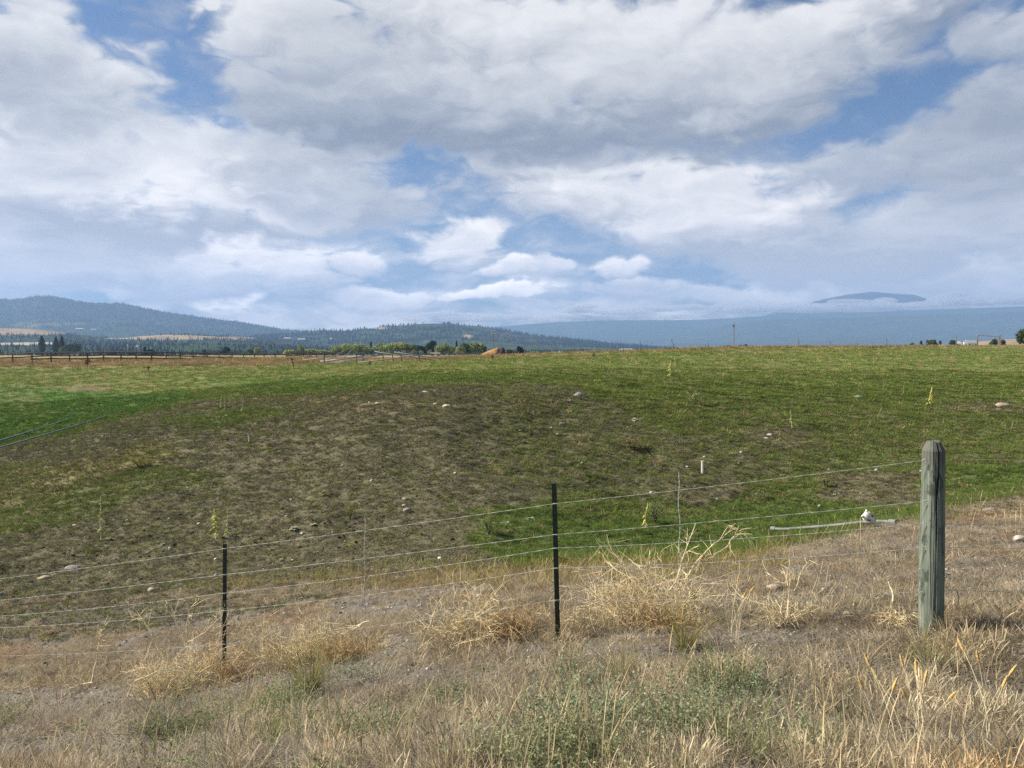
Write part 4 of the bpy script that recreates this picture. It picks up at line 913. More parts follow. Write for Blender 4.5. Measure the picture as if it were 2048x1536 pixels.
def dead_brush(px, py, Y, hp, seed, lab, limbs, m=M_tw, depth=3, lift=0.0, fine=26, name='tumbleweed', ox=0.0):
    """dead branching skeleton; limbs = photo polylines at about distance Y (its thick stalks), plus fine twigs"""
    q = np.random.default_rng(seed); base = at(px, py, Y); base.z = g(base.x, base.y); root = empty(name, base); tag(root, lab, 'dead plant', 'dead branching weeds caught in the wire fence')
    for li, L in enumerate(limbs):
        mb = MB(); pts = [at(a, b, Y + q.uniform(-.05, .05)) - base for a, b in L]; r0 = .0055 if li else .007
        fine_pts = []
        for a, b in zip(pts[:-1], pts[1:]):
            for i in range(4): fine_pts.append(a.lerp(b, i / 4) + Vector(q.normal(0, .003, 3)))
        fine_pts.append(pts[-1]); mb.tube(fine_pts, [r0 * (1 - .65 * i / len(fine_pts)) for i in range(len(fine_pts))], 6)
        mb.build('limb', M_tw2, root)
        for k in range(5):
            mb2 = MB()
            i = q.integers(len(fine_pts) // 3, len(fine_pts)); d = fine_pts[i] - fine_pts[max(i - 2, 0)]; d = (d.normalized() + Vector(q.normal(0, .6, 3))).normalized()
            twigs(mb2, fine_pts[i], d, .13, .0022, 1, q, 0, .6, 3); mb2.build('twig', m, root)
    mb = MB()
    for k in range(int(fine * 1.8)):
        a = q.uniform(0, 2 * np.pi); d = Vector((math.cos(a), math.sin(a) * .6, q.uniform(.2, 1.3))); twigs(mb, Vector((ox + q.normal(0, hp * .32), q.normal(0, hp * .2), .02 + lift)), d, hp * q.uniform(.35, 1.0), .0024, depth - 1, q, .03, .65, 3)
    if fine: mb.build('twig_mass', m, root)
    return root
dead_brush(360, 1290, 6.9, .22, 1, 'dead forked weed with two bare upright tips left of the left steel post', [[(330,1320),(312,1290),(300,1262),(274,1222)],[(300,1262),(296,1240),(291,1217)],[(302,1270),(328,1315)],[(302,1262),(322,1295),(340,1312),(372,1310)],[(303,1285),(285,1330),(262,1362)]], fine=10)
dead_brush(395, 1300, 7.0, .42, 2, 'large straw tumbleweed heaped against the left steel post', [[(373,1290),(373,1255),(378,1220),(400,1195)],[(373,1290),(355,1250),(340,1205)],[(373,1285),(410,1265),(440,1235)]], fine=34)
dead_brush(330, 1375, 6.6, .30, 3, 'low orange straw heap on the gravel at the foot of the forked weed', [[(270,1362),(320,1340),(400,1345)]], m=M_tw, fine=40)
dead_brush(470, 1345, 6.8, .24, 4, 'rusty brown weed around the foot of the left steel post', [[(450,1350),(470,1320),(490,1300)]], m=M_tw3, fine=30)
dead_brush(655, 1260, 7.0, .26, 5, 'broom of pale stalks fanning left from a broken stem on the wire', [[(738,1242),(700,1255),(655,1262),(600,1240)],[(722,1250),(690,1266),(640,1282),(632,1290)],[(720,1252),(680,1280),(630,1291)],[(712,1253),(650,1245),(590,1225)],[(680,1262),(650,1280),(640,1278)]], fine=8)
dead_brush(590, 1290, 6.9, .42, 6, 'yellow straw tumbleweed behind the tall bunchgrass', [], fine=44)
dead_brush(690, 1310, 6.6, .22, 7, 'rust coloured weed patch below the broken fan of stalks', [], m=M_tw3, fine=36)
dead_brush(930, 1290, 6.3, .42, 8, 'wide spreading dead weed with pale branches left of the middle steel post', [[(815,1317),(842,1295),(873,1268),(903,1262),(945,1255),(990,1235)],[(842,1295),(862,1245),(866,1220)],[(945,1257),(960,1225),(975,1205),(1005,1170)],[(945,1258),(970,1280),(985,1293),(1020,1305)],[(903,1262),(890,1285),(920,1300)],[(975,1205),(990,1228),(1030,1245),(1055,1243)],[(990,1235),(960,1225),(945,1230)]], fine=26)
dead_brush(1020, 1270, 6.2, .26, 9, 'rusty orange weed clump just left of the middle steel post', [], m=M_tw3, fine=40)
dead_brush(1275, 1205, 6.2, .46, 10, 'dense yellow tumbleweed between the middle steel post and the right stay', [[(1215,1125),(1235,1140),(1290,1150)],[(1258,1118),(1280,1135),(1300,1140)]], fine=60)
dead_brush(1375, 1200, 5.9, .22, 11, 'tall dead weed with pale branches rising through the wires beside the right stay', [[(1338,1182),(1352,1165),(1362,1130),(1375,1090),(1391,1047)],[(1370,1160),(1400,1115),(1425,1090),(1446,1075)],[(1376,1102),(1400,1108),(1428,1112),(1437,1118)],[(1427,1111),(1455,1092),(1470,1070),(1478,1052)],[(1362,1138),(1375,1152),(1372,1160)]], fine=8)
dead_brush(1330, 1250, 5.8, .20, 12, 'orange brown weed litter under the tall dead weed', [], m=M_tw3, fine=34)
dead_brush(1560, 1260, 5.5, .20, 13, 'dead weed lying crosswise with two long pale arms below the tan boulder', [[(1681,1291),(1640,1272),(1610,1258),(1574,1237),(1530,1210),(1482,1195)],[(1574,1237),(1545,1262),(1520,1284)],[(1574,1237),(1590,1225),(1612,1212)],[(1574,1237),(1577,1200),(1575,1175),(1560,1165)],[(1590,1180),(1600,1150)]], fine=12)
dead_brush(1795, 1245, 5.2, .14, 14, 'bare crooked stick stuck upright in the bank left of the wood post', [[(1778,1163),(1786,1200),(1790,1238),(1793,1252)],[(1790,1225),(1820,1232),(1850,1240)],[(1793,1242),(1820,1252),(1840,1262)],[(1793,1250),(1788,1270),(1775,1285)]], fine=8)
dead_brush(190, 1370, 6.2, .12, 15, 'thin dead stalk standing alone over the gravel at far left', [[(183,1368),(190,1330),(200,1290),(196,1262)],[(186,1365),(160,1368),(135,1380)],[(195,1300),(203,1270)]], fine=4)
q_ = np.random.default_rng(8)
def grass_plant(px, py, n, h0, h1, w, lean, col, lab, name='bunchgrass', grp='bunchgrass clumps in the foreground', r=.05, head=.1, Y=None, cat_='grass clump', bend=.25):
    p = on_ground(px, py) if Y is None else at(px, py, Y); p.z = g(p.x, p.y)
    V, Fq, c = blades(n, r, h0, h1, w, lean, bend, int(px * 7 + py), 4, head, .35)
    t = np.clip(V[:, 2] / h1, 0, 1)[:, None]; c = c * (np.array(col[0]) * (1 - t) + np.array(col[1]) * t)
    root = empty(name, p); tag(root, lab, cat_, grp)
    me = np_mesh('blades', V, Fq, c); link('blades', me, M_blade, root)
    V2, F2, c2 = blades(int(n * .5) + 4, r * 1.3, h0 * .25, h0 * .6, w, 1.2, .5, int(px * 3), 2, 0, .3); me = np_mesh('dead_base', V2, F2, c2 * np.array([.13, .10, .06])); link('dead_base', me, M_blade, root)
    return root
M_blade = leafmat('plant_blade', False, .3, attr='bl', base=(1, 1, 1))
GRN = ((.16, .20, .06), (.34, .32, .14)); YEL = ((.20, .20, .06), (.52, .42, .18)); DKG = ((.07, .09, .045), (.20, .19, .11)); ORG = ((.40, .28, .10), (.55, .38, .14))
grass_plant(618, 1390, 170, .22, .52, .0045, .22, YEL, 'tall green based bunchgrass with straw tops on the gravel below the wire', r=.06)
grass_plant(1440, 1390, 190, .12, .36, .0045, .42, GRN, 'broad green bunchgrass in the middle of the right foreground', r=.055)
grass_plant(1372, 1300, 120, .2, .50, .004, .25, YEL, 'tall yellow bunchgrass in front of the right wire stay', r=.06)
grass_plant(1700, 1450, 120, .10, .28, .0035, .45, DKG, 'dark drooping bunchgrass at the right of the foreground', r=.05)
grass_plant(330, 1480, 150, .12, .36, .004, .65, DKG, 'dark spreading bunchgrass on the gravel at bottom left', r=.05)
grass_plant(1850, 1335, 120, .10, .26, .0045, .35, GRN, 'green grass tuft at the foot of the wood post', r=.08)
grass_plant(540, 1490, 60, .12, .26, .005, .3, ((.2,.25,.07),(.34,.36,.13)), 'small bright green tuft right of the dark bunchgrass', r=.03)
grass_plant(1240, 1360, 60, .14, .36, .0035, .3, YEL, 'thin straw tuft between the middle steel post and the green bunchgrass', r=.05)
grass_plant(1500, 1535, 100, .14, .30, .0042, .4, GRN, 'green tuft cut by the bottom edge right of centre', r=.06)
for i, (px, py, lab) in enumerate([(1770, 1536, 'leftmost foxtail stem with an orange seed head at bottom right'), (1850, 1536, 'foxtail clump with tall golden heads at bottom right'), (1960, 1500, 'foxtail clump nearest the right edge of the foreground'), (1480, 1270, 'foxtail stems beside the dead weed and the yellow bunchgrass')]):
    p = on_ground(px, py); root = empty('foxtail', p); tag(root, lab, 'grass', 'foxtail stems with golden seed heads')
    q = np.random.default_rng(70 + i)
    for k in range((3, 7, 5, 6)[i]):
        a = q.uniform(0, 6.28); L = q.uniform(.28, .46); b = Vector((q.normal(0, .05), q.normal(0, .05), -.02)); ln = Vector((math.cos(a), math.sin(a), 0)) * q.uniform(.05, .14)
        pts = [b + ln * (t * t) + Vector((0, 0, L * t)) for t in np.linspace(0, 1, 7)]
        mb = MB(); mb.tube(pts, .0013, 4, False); st_ = mb.build('stem', M_tw2, root)
        d = (pts[-1] - pts[-2]).normalized(); mb = MB(); mb.tube([pts[-1] + d * t for t in (0, .012, .03, .05, .062)], [.002, .0052, .0062, .0045, .001], 7); mb.build('seed_head', mat('seed_head', (.58, .40, .15), .9, 0, .3, 90), st_)

# mullein: grey green rosettes and tall stalks with drooping yellow leaves
M_mul = mat('mullein_leaf', (.30, .36, .22), .9, 0, .25, 20); M_mulp = mat('pale_mullein_leaf', (.46, .48, .33), .9, 0, .2, 20); M_yel = mat('yellow_leaf', (.50, .50, .10), .85, 0, .3, 14); M_ygr = mat('yellowgreen_leaf', (.32, .38, .10), .85, 0, .3, 14)
def leaf(mb, p, d, L, W, droop=.3):
    up = Vector((0, 0, 1)); s_ = d.cross(up).normalized(); V = []; n = 5
    for i in range(n + 1):
        t = i / n; c = p + d * (L * t) - up * (droop * L * t * t) ; w_ = W * math.sin(math.pi * min(.08 + t * .92, 1) ** .8) * .5 + .001
        V += [c - s_ * w_ + up * w_ * .25, c, c + s_ * w_ + up * w_ * .25]
    Fs = []
    for i in range(n):
        for k in range(2): a = i * 3 + k; Fs.append((a, a + 1, a + 4, a + 3))
    mb.add(V, Fs)
def rosette(px, py, size, lab, m=M_mul, n=13):
    p = on_ground(px, py); q = np.random.default_rng(int(px + py)); root = empty('mullein_rosette', p); tag(root, lab, 'plant', 'mullein rosettes on the grazed slope'); R_ = size / F * p.y / 2
    for ring, (nn, e, k) in enumerate(((n, .35, 1.0), (n - 5, .95, .75))):
        mb = MB()
        for i in range(nn):
            a = 2 * math.pi * (i + q.random() * .6) / nn; d = Vector((math.cos(a), math.sin(a), e + q.uniform(-.15, .2))).normalized(); leaf(mb, Vector((0, 0, .01)), d, R_ * k * q.uniform(.75, 1.15), R_ * .42, .35)
        mb.build('inner_leaves' if ring else 'outer_leaves', m, root)
ROS = [(588,1062,28,'largest grey green mullein rosette on the slope above the second wire'),(627,1052,20,'pale silvery rosette right of the largest rosette'),(594,1036,13,'small rosette just above the largest rosette'),(622,1026,11,'highest small rosette on the left slope'),(612,1041,10,'tiny rosette between the two upper ones'),(543,1100,15,'rosette with a dark hole beside it just below the top wire'),(563,1124,15,'bright mullein rosette between the first and second wires'),(633,1108,17,'rosette just below the top wire left of the wire stay'),(326,1092,15,'rosette on the slope left of the left steel post'),(215,1096,13,'small rosette left of the other one near the left post'),(1012,1050,32,'large pale leaved rosette left of the middle steel post'),(1062,1040,26,'withered brown leaved rosette close to the middle steel post'),(1165,775,10,'tiny rosette above the grey boulder'),(450,834,20,'rosette among the yellow stalks on the mound edge'),(383,1012,10,'little rosette high on the left slope'),(1128,1246,16,'green rosette at the foot of the middle steel post'),(1270,842,30,'pale leafy rosette on the right shoulder of the mound')]
for i, (px, py, sz, lab) in enumerate(ROS): rosette(px, py, sz, lab, M_mulp if i in (1, 6, 10, 16) else M_mul)
def stalk(px, py0, py1, lab, m=M_ygr, dense=1.0, w=1.0, tilt=0, name='mullein_stalk'):
    p = on_ground(px, py1); H = (py1 - py0) / F * p.y; q = np.random.default_rng(int(px * 3 + py0)); root = empty(name, p); tag(root, lab, 'plant', 'tall stalks of yellowing weeds in the pasture'); T = Vector((tilt * H, 0, 0))
    mb = MB(); pts = [T * (t * t) + Vector((.01 * math.sin(t * 9), 0, H * t)) for t in np.linspace(0, 1, 8)]; mb.tube(pts, [max(.004, H * .012) * (1 - .5 * i / 7) * w for i in range(8)], 6); mb.build('stem', M_tw, root)
    mb = MB()
    for i in range(int(16 * dense)):
        t = q.uniform(.08, .9); a = q.uniform(0, 6.28); d = Vector((math.cos(a), math.sin(a), .35)); leaf(mb, T * (t * t) + Vector((0, 0, H * t)), d.normalized(), H * q.uniform(.10, .24) * (1.15 - t) * w, H * .05 * w, .9)
    mb.build('leaves', m, root)
    mb = MB(); mb.tube([pts[-1] - Vector((0, 0, H * .18)), pts[-1] - Vector((0, 0, H * .05)), pts[-1] + Vector((0, 0, .01))], [H * .02 * w, H * .018 * w, H * .006], 6); mb.build('seed_spike', m, root)
STALKS = [(432,1018,1080,'bushy yellow mullein leaning in front of the left slope just above the left post',M_yel,2.2,1.6),(455,1018,1075,'thin yellow stalk just right of the bushy yellow mullein',M_ygr,1.2,.8),(202,995,1085,'tall thin leafy stalk on the far left slope',M_ygr,1.5,.8),(1290,1005,1062,'yellow stalk hanging over the second wire right of the middle post',M_yel,1.6,1.1),(442,788,818,'left of two pale stalks on the mound edge',M_ygr,1.4,1.0),(450,792,820,'right of two pale stalks on the mound edge',M_ygr,1.2,1.0),(485,800,824,'single pale stalk right of the pair on the mound edge',M_ygr,1.2,1.0),(463,784,800,'short stalk behind the pair on the mound edge',M_ygr,1.2,1.0),
 (587,740,762,'pale bent stalk in the left meadow with white lower leaves',M_yel,1.2,1.0),(625,745,760,'pale stalk left of centre in the meadow',M_ygr,1.2,1.0),(593,740,755,'thin stalk beside the pale bent one',M_ygr,1,.8),(722,738,752,'straight pale stalk below the pipe heap',M_ygr,1.2,1),(739,762,778,'yellow stalk at the mound edge below the pipe heap',M_yel,1.5,1.2),(902,728,745,'pale stalk in the meadow below the right pipe',M_ygr,1.2,.9),(933,738,748,'small pale stalk right of the white stone in the meadow',M_ygr,1.2,.9),(959,730,748,'pale stalk below the straw heap',M_ygr,1.2,.9),(967,716,728,'dark stalk in front of the straw heap',M_dk,1.5,1.2),(1012,702,720,'yellow leafy stalk right of the straw heap',M_yel,1.6,1.2),(1036,704,724,'tall pale stalk on the skyline right of the straw heap',M_ygr,1.4,1),(1036,738,752,'left stalk of a yellow pair in the centre meadow',M_ygr,1.3,1),(1043,740,756,'right stalk of a yellow pair in the centre meadow',M_yel,1.5,1.2),
 (1220,712,733,'bright yellow stalk in the centre of the upper meadow',M_yel,1.5,1.0),(1238,718,730,'faint stalk right of the bright yellow one',M_ygr,1,.8),(1263,713,725,'small yellow stalk near the skyline right of centre',M_yel,1.2,1),(1289,720,730,'small pale stalk left of the tall yellow clump',M_ygr,1.2,1),(1340,722,752,'tall yellow clump on the right of the mound top',M_yel,2.0,1.5),(1351,714,735,'tall stalk behind the yellow clump',M_yel,1.6,1.2),(1336,708,730,'dark seed spike behind the yellow clump',M_dk,.8,1),(1307,750,767,'yellow stalk below and left of the tall yellow clump',M_ygr,1.4,1.2),(1859,775,812,'bright yellow mullein near the right edge of the meadow',M_yel,2.4,1.5),(1806,765,792,'thin pale stalk left of the bright yellow mullein',M_ygr,1,.7),(1767,762,780,'thinnest pale stalk in the right meadow',M_ygr,1,.7),(1747,714,732,'pale twisted stalk near the skyline on the right',M_ygr,1.2,.9),(1619,722,740,'dark stalk in the middle of the right meadow',M_dk,1.2,.9),(1583,820,858,'leafy pale weed on the slope right of centre',M_ygr,1.6,1.0),(1600,1050,1085,'thin yellow weed at the edge of the green ditch left of the skull',M_ygr,1,.7),(1560,858,880,'drooping weed above the white rock',M_ygr,1.4,1)]
for px, a, b, lab, m, dn, w in STALKS: stalk(px, a, b, lab, m, dn, w, random.uniform(-.08, .1))
def bush(px, py, wpx, hpx, lab, col, n=260, Y=None, name='shrub', leafk=.06, grp=None, stem=M_oldwood, seed=0):
    p = on_ground(px, py) if Y is None else at(px, py, Y)
    if Y is not None: p.z = g(p.x, Y) if Y < 600 else p.z
    W = wpx / F * p.y; H = (EYE + (700 - (py - hpx)) / F * p.y) - p.z if Y else hpx / F * p.y
    q = np.random.default_rng(int(px + py) + seed); root = empty(name, p); tag(root, lab, 'shrub' if name == 'shrub' else 'plant', grp)
    V, Fq, c = leaf_blob(int(px * 3 + py), n, 1, 1, 0, leafk * 2.2); V = V * np.array([W * .42, W * .42, H * .42]) + np.array([0, 0, H * .56])
    me = np_mesh('foliage', V, Fq, c * np.array(col)); link('foliage', me, M_blade, root)
    mb = MB()
    for k in range(9):
        a = q.uniform(0, 6.28); t = q.uniform(.3, 1); mb.tube([(0, 0, -.02), (math.cos(a) * W * .15 * t, math.sin(a) * W * .15, H * .4), (math.cos(a) * W * .36 * t, math.sin(a) * W * .36 * t, H * .85)], [W * .018, W * .012, W * .005], 5)
    mb.build('stems', stem, root); return root
bush(1392, 812, 40, 30, 'pale green leafy bush on the right shoulder of the mound', (.26, .30, .12), 420, leafk=.045)
bush(978, 1072, 50, 36, 'light green leafy weed clump behind the left large rosette', (.20, .25, .09), 420, leafk=.035)
bush(1310, 1045, 60, 44, 'loose green shrub above the second wire right of the middle post', (.22, .26, .10), 520, leafk=.03)
bush(700, 1040, 34, 36, 'upright yellow green weed left of the wire stay on the slope', (.26, .26, .09), 360, leafk=.035)
bush(1385, 1200, 30, 20, 'small dark weed under the tall dead weed', (.10, .11, .05), 160)
bush(1120, 1130, 60, 14, 'low dark molehill of brown weeds left of the middle post', (.07, .05, .035), 200)
bush(1520, 1000, 40, 22, 'pale weed on the ditch bank near the bare scar', (.24, .26, .11), 300, leafk=.04)
bush(1650, 975, 44, 26, 'yellow green weed clump on the brown ditch bank', (.24, .25, .11), 320, leafk=.04)
bush(1265, 900, 70, 26, 'straw coloured weed patch in the middle of the right slope', (.24, .20, .08), 360, leafk=.035)
bush(280, 935, 60, 22, 'yellow green weed drift on the left shoulder of the mound', (.30, .28, .08), 400, leafk=.035)
bush(175, 735, 15, 18, 'dark red brown shrub standing in the tan grass before the rail fence', (.11, .05, .035), 240)
bush(297, 741, 10, 10, 'small nearly black shrub at the edge of the tan grass', (.03, .035, .025), 160)
bush(740, 733, 8, 12, 'small dark shrub under the pipe heap', (.05, .035, .025), 140)
bush(1187, 714, 11, 9, 'small dark green weed on the skyline right of the straw heap', (.04, .05, .025), 160)
bush(985, 719, 9, 9, 'small dark weed in front of the straw heap', (.05, .06, .03), 140)

# ------------------------------------------------------------------ TREES
M_trunk = mat('bark', (.12, .095, .07), .95, 0, .3, 3)
def tree(px, top, base, wpx, Y, kind, col, lab, n=None, name=None, grp=None):
    p = at(px, base, Y); gzv = float(gz(np.array([p.x]), np.array([Y]))[0]) if Y > 0 else p.z
    if kind != 'hill': p.z = min(p.z, gzv) if Y < 500 and px > 1400 else gzv
    H = EYE + (700 - top) / F * Y - p.z; W = wpx / F * Y; q = np.random.default_rng(int(px * 13 + top)); root = empty(name or {'poplar': 'poplar_tree', 'conifer': 'conifer_tree'}.get(kind, 'broadleaf_tree'), p); tag(root, lab, 'tree', grp)
    mb = MB(); tr = max(.08, H * .022); mb.tube([(0, 0, -.3), (0.02 * H, 0, H * .35), (0, 0, H * .8)], [tr, tr * .7, tr * .2], 7)
    for k in range(6):
        a = q.uniform(0, 6.28); z = H * q.uniform(.2, .5); mb.tube([(0, 0, z), (math.cos(a) * W * .2, math.sin(a) * W * .2, z + H * .15), (math.cos(a) * W * .34, math.sin(a) * W * .34, z + H * .28)], [tr * .4, tr * .25, tr * .1], 5)
    mb.build('trunk', M_trunk, root)
    Vs, Fs, Cs, o = [], [], [], 0
    if kind == 'poplar': lobes = [(0, 0, .12 + .8 * i / 8, .34 * math.sin(math.pi * (.16 + .78 * i / 8)) + .05, .14) for i in range(9)]
    elif kind == 'conifer': lobes = [(0, 0, .15 + .75 * i / 8, .46 * (1 - i / 9.5), .09) for i in range(9)]
    else: lobes = [(q.uniform(-.3, .3), q.uniform(-.3, .3), q.uniform(.34, .8), q.uniform(.16, .3), q.uniform(.14, .22)) for i in range(13)]
    for (lx, ly, lz, lr, lh) in lobes:
        V, Fq, c = leaf_blob(int(q.integers(1e6)), n or 110, lr * W, lh * H, 0, max(.22, Y * .0011)); V = V + np.array([lx * W, ly * W, lz * H])
        Vs.append(V); Fs.append(Fq + o); Cs.append(c * q.uniform(.8, 1.25)); o += len(V)
    V = np.concatenate(Vs); V[:, 2] = np.maximum(V[:, 2], .02)
    me = np_mesh('crown', V, np.concatenate(Fs), np.concatenate(Cs) * np.array(col)); link('crown', me, M_blade, root); return root
DG = (.05, .075, .035); MG = (.11, .15, .06); LGc = (.24, .30, .09); YG = (.36, .40, .11); GG = (.24, .26, .19)
TREES = [
 (84,673,706,17,560,'poplar',DG,'lone dark columnar poplar behind the rail fence at left'),(112,675,706,15,560,'poplar',DG,'left of the close pair of columnar poplars'),(124,673,706,14,565,'poplar',(.045,.07,.03),'right of the close pair of columnar poplars'),(147,686,712,40,540,'round',DG,'wide dark tree right of the poplars'),(133,690,712,22,550,'round',MG,'medium tree between the poplars and the wide dark tree'),
 (225,701,713,15,420,'round',DG,'small dark tree behind the rail fence right of the poplars'),(261,703,713,12,430,'round',DG,'smallest dark round tree behind the rail fence'),(290,694,712,11,420,'conifer',(.02,.03,.018),'black pointed conifer behind the rail fence'),(304,698,712,19,425,'round',(.022,.035,.02),'black round tree beside the pointed conifer'),
 (409,700,712,8,440,'conifer',DG,'thin dark conifer behind the middle of the rail fence'),(450,693,712,21,440,'round',DG,'large dark tree behind the right part of the rail fence'),(500,697,712,12,450,'round',MG,'dull green tree left of the yellow green ones'),(516,694,712,14,450,'round',YG,'yellow green tree behind the fence corner'),
 (577,699,713,26,360,'round',YG,'low yellow green willow at the left end of the willow row'),(603,690,712,17,360,'round',LGc,'taller yellow green willow behind the corral'),(622,697,713,26,360,'round',YG,'yellow green willow right of the taller one'),(645,699,713,24,365,'round',YG,'low lime willow left of the big green ones'),
 (686,686,713,48,350,'round',LGc,'wide round willow behind the pipe heap'),(722,687,713,44,350,'round',LGc,'round willow right of the first wide one'),(742,683,712,8,370,'conifer',DG,'dark pointed tree poking above the willows'),(768,685,713,46,350,'round',LGc,'willow with grey trunks in the middle of the row'),(795,684,713,40,350,'round',YG,'yellow topped willow in the middle of the row'),(820,684,713,40,352,'round',(.16,.19,.06),'broad yellow green willow left of the dark tree'),
 (844,689,712,22,350,'round',DG,'dark bushy tree left of the tallest dark one'),(862,680,712,24,345,'round',(.04,.065,.03),'tallest dark tree in the willow row'),(878,690,713,20,335,'round',LGc,'small bright tree right of the tallest dark one'),(897,685,713,38,335,'round',LGc,'broad green tree left of the dark pointed one'),(913,683,705,8,360,'conifer',DG,'small conifer seen between two broad trees'),(932,681,713,26,330,'round',(.07,.10,.035),'dark green tree near the right end of the row'),(922,692,713,22,325,'round',LGc,'bright low tree in front of the dark green one'),(953,684,713,34,330,'round',LGc,'large bright green tree at the right end of the row'),(967,690,713,14,335,'round',MG,'darker half hidden tree beside the straw heap'),
 (1018,700,712,16,300,'round',DG,'low dark bush just right of the straw heap'),(1041,692,712,15,300,'round',(.02,.03,.02),'black tree standing alone right of the straw heap'),(1069,702,713,20,300,'round',LGc,'low green bush on the skyline right of the black tree'),
 (1457,691,700,12,420,'round',DG,'small dark bush left of the tall pole foot'),(1481,690,700,12,420,'round',DG,'small dark bush right of the tall pole foot'),(1492,689,700,9,430,'round',DG,'second dark bush right of the tall pole'),
 (1824,686,697,9,300,'round',MG,'small shrub on the right skyline left of the dark bush'),(1842,682,697,7,310,'conifer',DG,'thin dark tree on the right skyline'),(1864,679,695,20,290,'round',(.06,.08,.03),'dark round bush on the right skyline'),(1880,682,696,7,320,'conifer',DG,'thin tree right of the dark round bush'),(1905,680,692,16,330,'round',DG,'dark bush behind the small white house'),(1990,677,692,18,300,'round',DG,'dark bush seen through the wooden gate frame'),(2006,680,692,9,310,'round',DG,'small dark bush on the tan rise'),(2050,655,694,34,170,'round',(.09,.12,.05),'large green tree cut by the right edge')]
for a in TREES: tree(*a[:7], a[7], grp='trees beyond the fences')
for i, (px, w) in enumerate([(780,12),(808,14),(828,18),(842,12),(860,14),(915,16)]):
    bush(px, 713, w, 13, ['grey willow bush low left in the row', 'grey bush under the yellow topped willow', 'widest pale grey bush in the willow row', 'grey bush left of the tallest dark tree', 'tan grey bush below the tallest dark tree', 'grey bush at the foot of the broad green tree'][i], GG, 260, Y=318, grp='grey shrubs below the willows', leafk=.07)

# ------------------------------------------------------------------ STRAW HEAP
def heap():
    p = at(990, 712, 250); p.z = g(p.x, 250) - .2; root = empty('straw_heap', p); tag(root, 'orange brown straw heap with its shaded right end coloured dark beside the trees', 'heap')
    k = 250 / F
    def body(w0, w1, h, dep, seed, peak):
        V = ICO3.copy(); x = V[:, 0]; V = V * (1 + (fbm(V[:, 0] * 3 + seed, V[:, 2] * 3 + V[:, 1], 4, seed) - .5) * .3)[:, None]
        V[:, 2] = np.maximum(V[:, 2], -.1); hx = np.where(x < peak, 1 - .72 * ((peak - x) / (1 + peak)) ** 1.1, 1 - .2 * ((x - peak) / (1 - peak)) ** 2)
        V[:, 2] *= hx * h; V[:, 0] = np.where(V[:, 0] < 0, V[:, 0] * w0, V[:, 0] * w1); V[:, 1] *= dep; return V
    V = body(32 * k, 13 * k, 20.5 * k, 3.2, 3, .5); me = np_mesh('straw', V, np.array(ICOF3)); link('straw', me, mat('heap_straw', (.46, .27, .10), .95, 0, 0, 1.4, bump=.15, col2=(.27, .13, .05)), root)
    V = body(9 * k, 8.5 * k, 18.5 * k, 3.0, 9, 0) ; V[:, 0] += 14 * k; V[:, 1] -= 1.8; me = np_mesh('shaded_end', V, np.array(ICOF3)); link('shaded_end', me, mat('heap_rot', (.035, .018, .016), .95, 0, .3, 2, bump=.1), root)  # near-black lump puts the shade of the heap's right side into colour
heap()

# ------------------------------------------------------------------ RAIL FENCES, SKYLINE FENCE, GATE, POLES
def rail_fence(name, posts, rails, lab, Yf, grp=None):
    """posts: px, top py; rails: py offsets below the post tops"""
    P = []
    for px, pt in posts:
        Y = Yf(px); a = at(px, pt, Y); P.append((a, Vector((a.x, Y, g(a.x, Y) - .1))))
    o = P[len(P) // 2][1]; root = empty(name, o); tag(root, lab, 'fence', grp)
    for i, (a, b) in enumerate(P):
        mb = MB(); mb.tube([b - o, a - o + Vector((0, 0, .08))], [.11, .09], 8); mb.build('post', M_greywood if i % 2 else M_oldwood, root)
    for i in range(len(P) - 1):
        for k, off in enumerate(rails[i] if isinstance(rails[0], (list, tuple)) else rails):
            a, b = P[i][0], P[i + 1][0]; z = Vector((0, -.12, -off / F * a.y)); mb = MB(); jj = random.uniform(-.03, .03); mb.tube([a + z - o - (b - a) * .04 + Vector((0, 0, jj)), (a + b) / 2 + z - o + Vector((0, 0, -.02)), b + z - o + (b - a) * .04], [.10, .09, .10], 7); mb.build('rail', M_oldwood, root)
posts = [(-80,708),(-30,708),(25,706.5),(64,705),(102,704),(139,704),(175,704),(207,702.5),(242,703),(272,703),(303,703.5),(332,704),(360,704),(386,705),(414,706),(438,706.5),(464,707),(487,708),(509,708),(528,708.5),(550,708),(572,708)]
rail_fence('rail_fence', posts, [[1.5, 8.5]] * 3 + [[1, 7.5, 13]] * (len(posts) - 4), 'long weathered log rail fence across the left edge of the pasture', lambda px: 118 + max(0, px - 300) * .03)
cp = [(574,703),(598,702),(607,704),(619,703),(633,705),(650,704),(671,702)]
rail_fence('corral', cp, [1, 5, 9, 13], 'log corral with tall posts left of the pipe heap', lambda px: 134)
sk = [(1018,704,.03),(1036,703,0),(1054,700,0),(1085,700,0),(1098,700,0),(1101,699,0),(1148,699,0),(1151,694,0),(1160,696,0),(1164,697,0),(1167,698,0),(1214,690,0),(1223,692,0),(1241,694,0),(1247,693,0),(1265,696,0),(1280,683,0),(1307,696,0),(1411,689,0),(1416,685,0),(1504,690,0),(1597,677,0),(1660,682,0),(1715,686,0),(1773,677,0)]
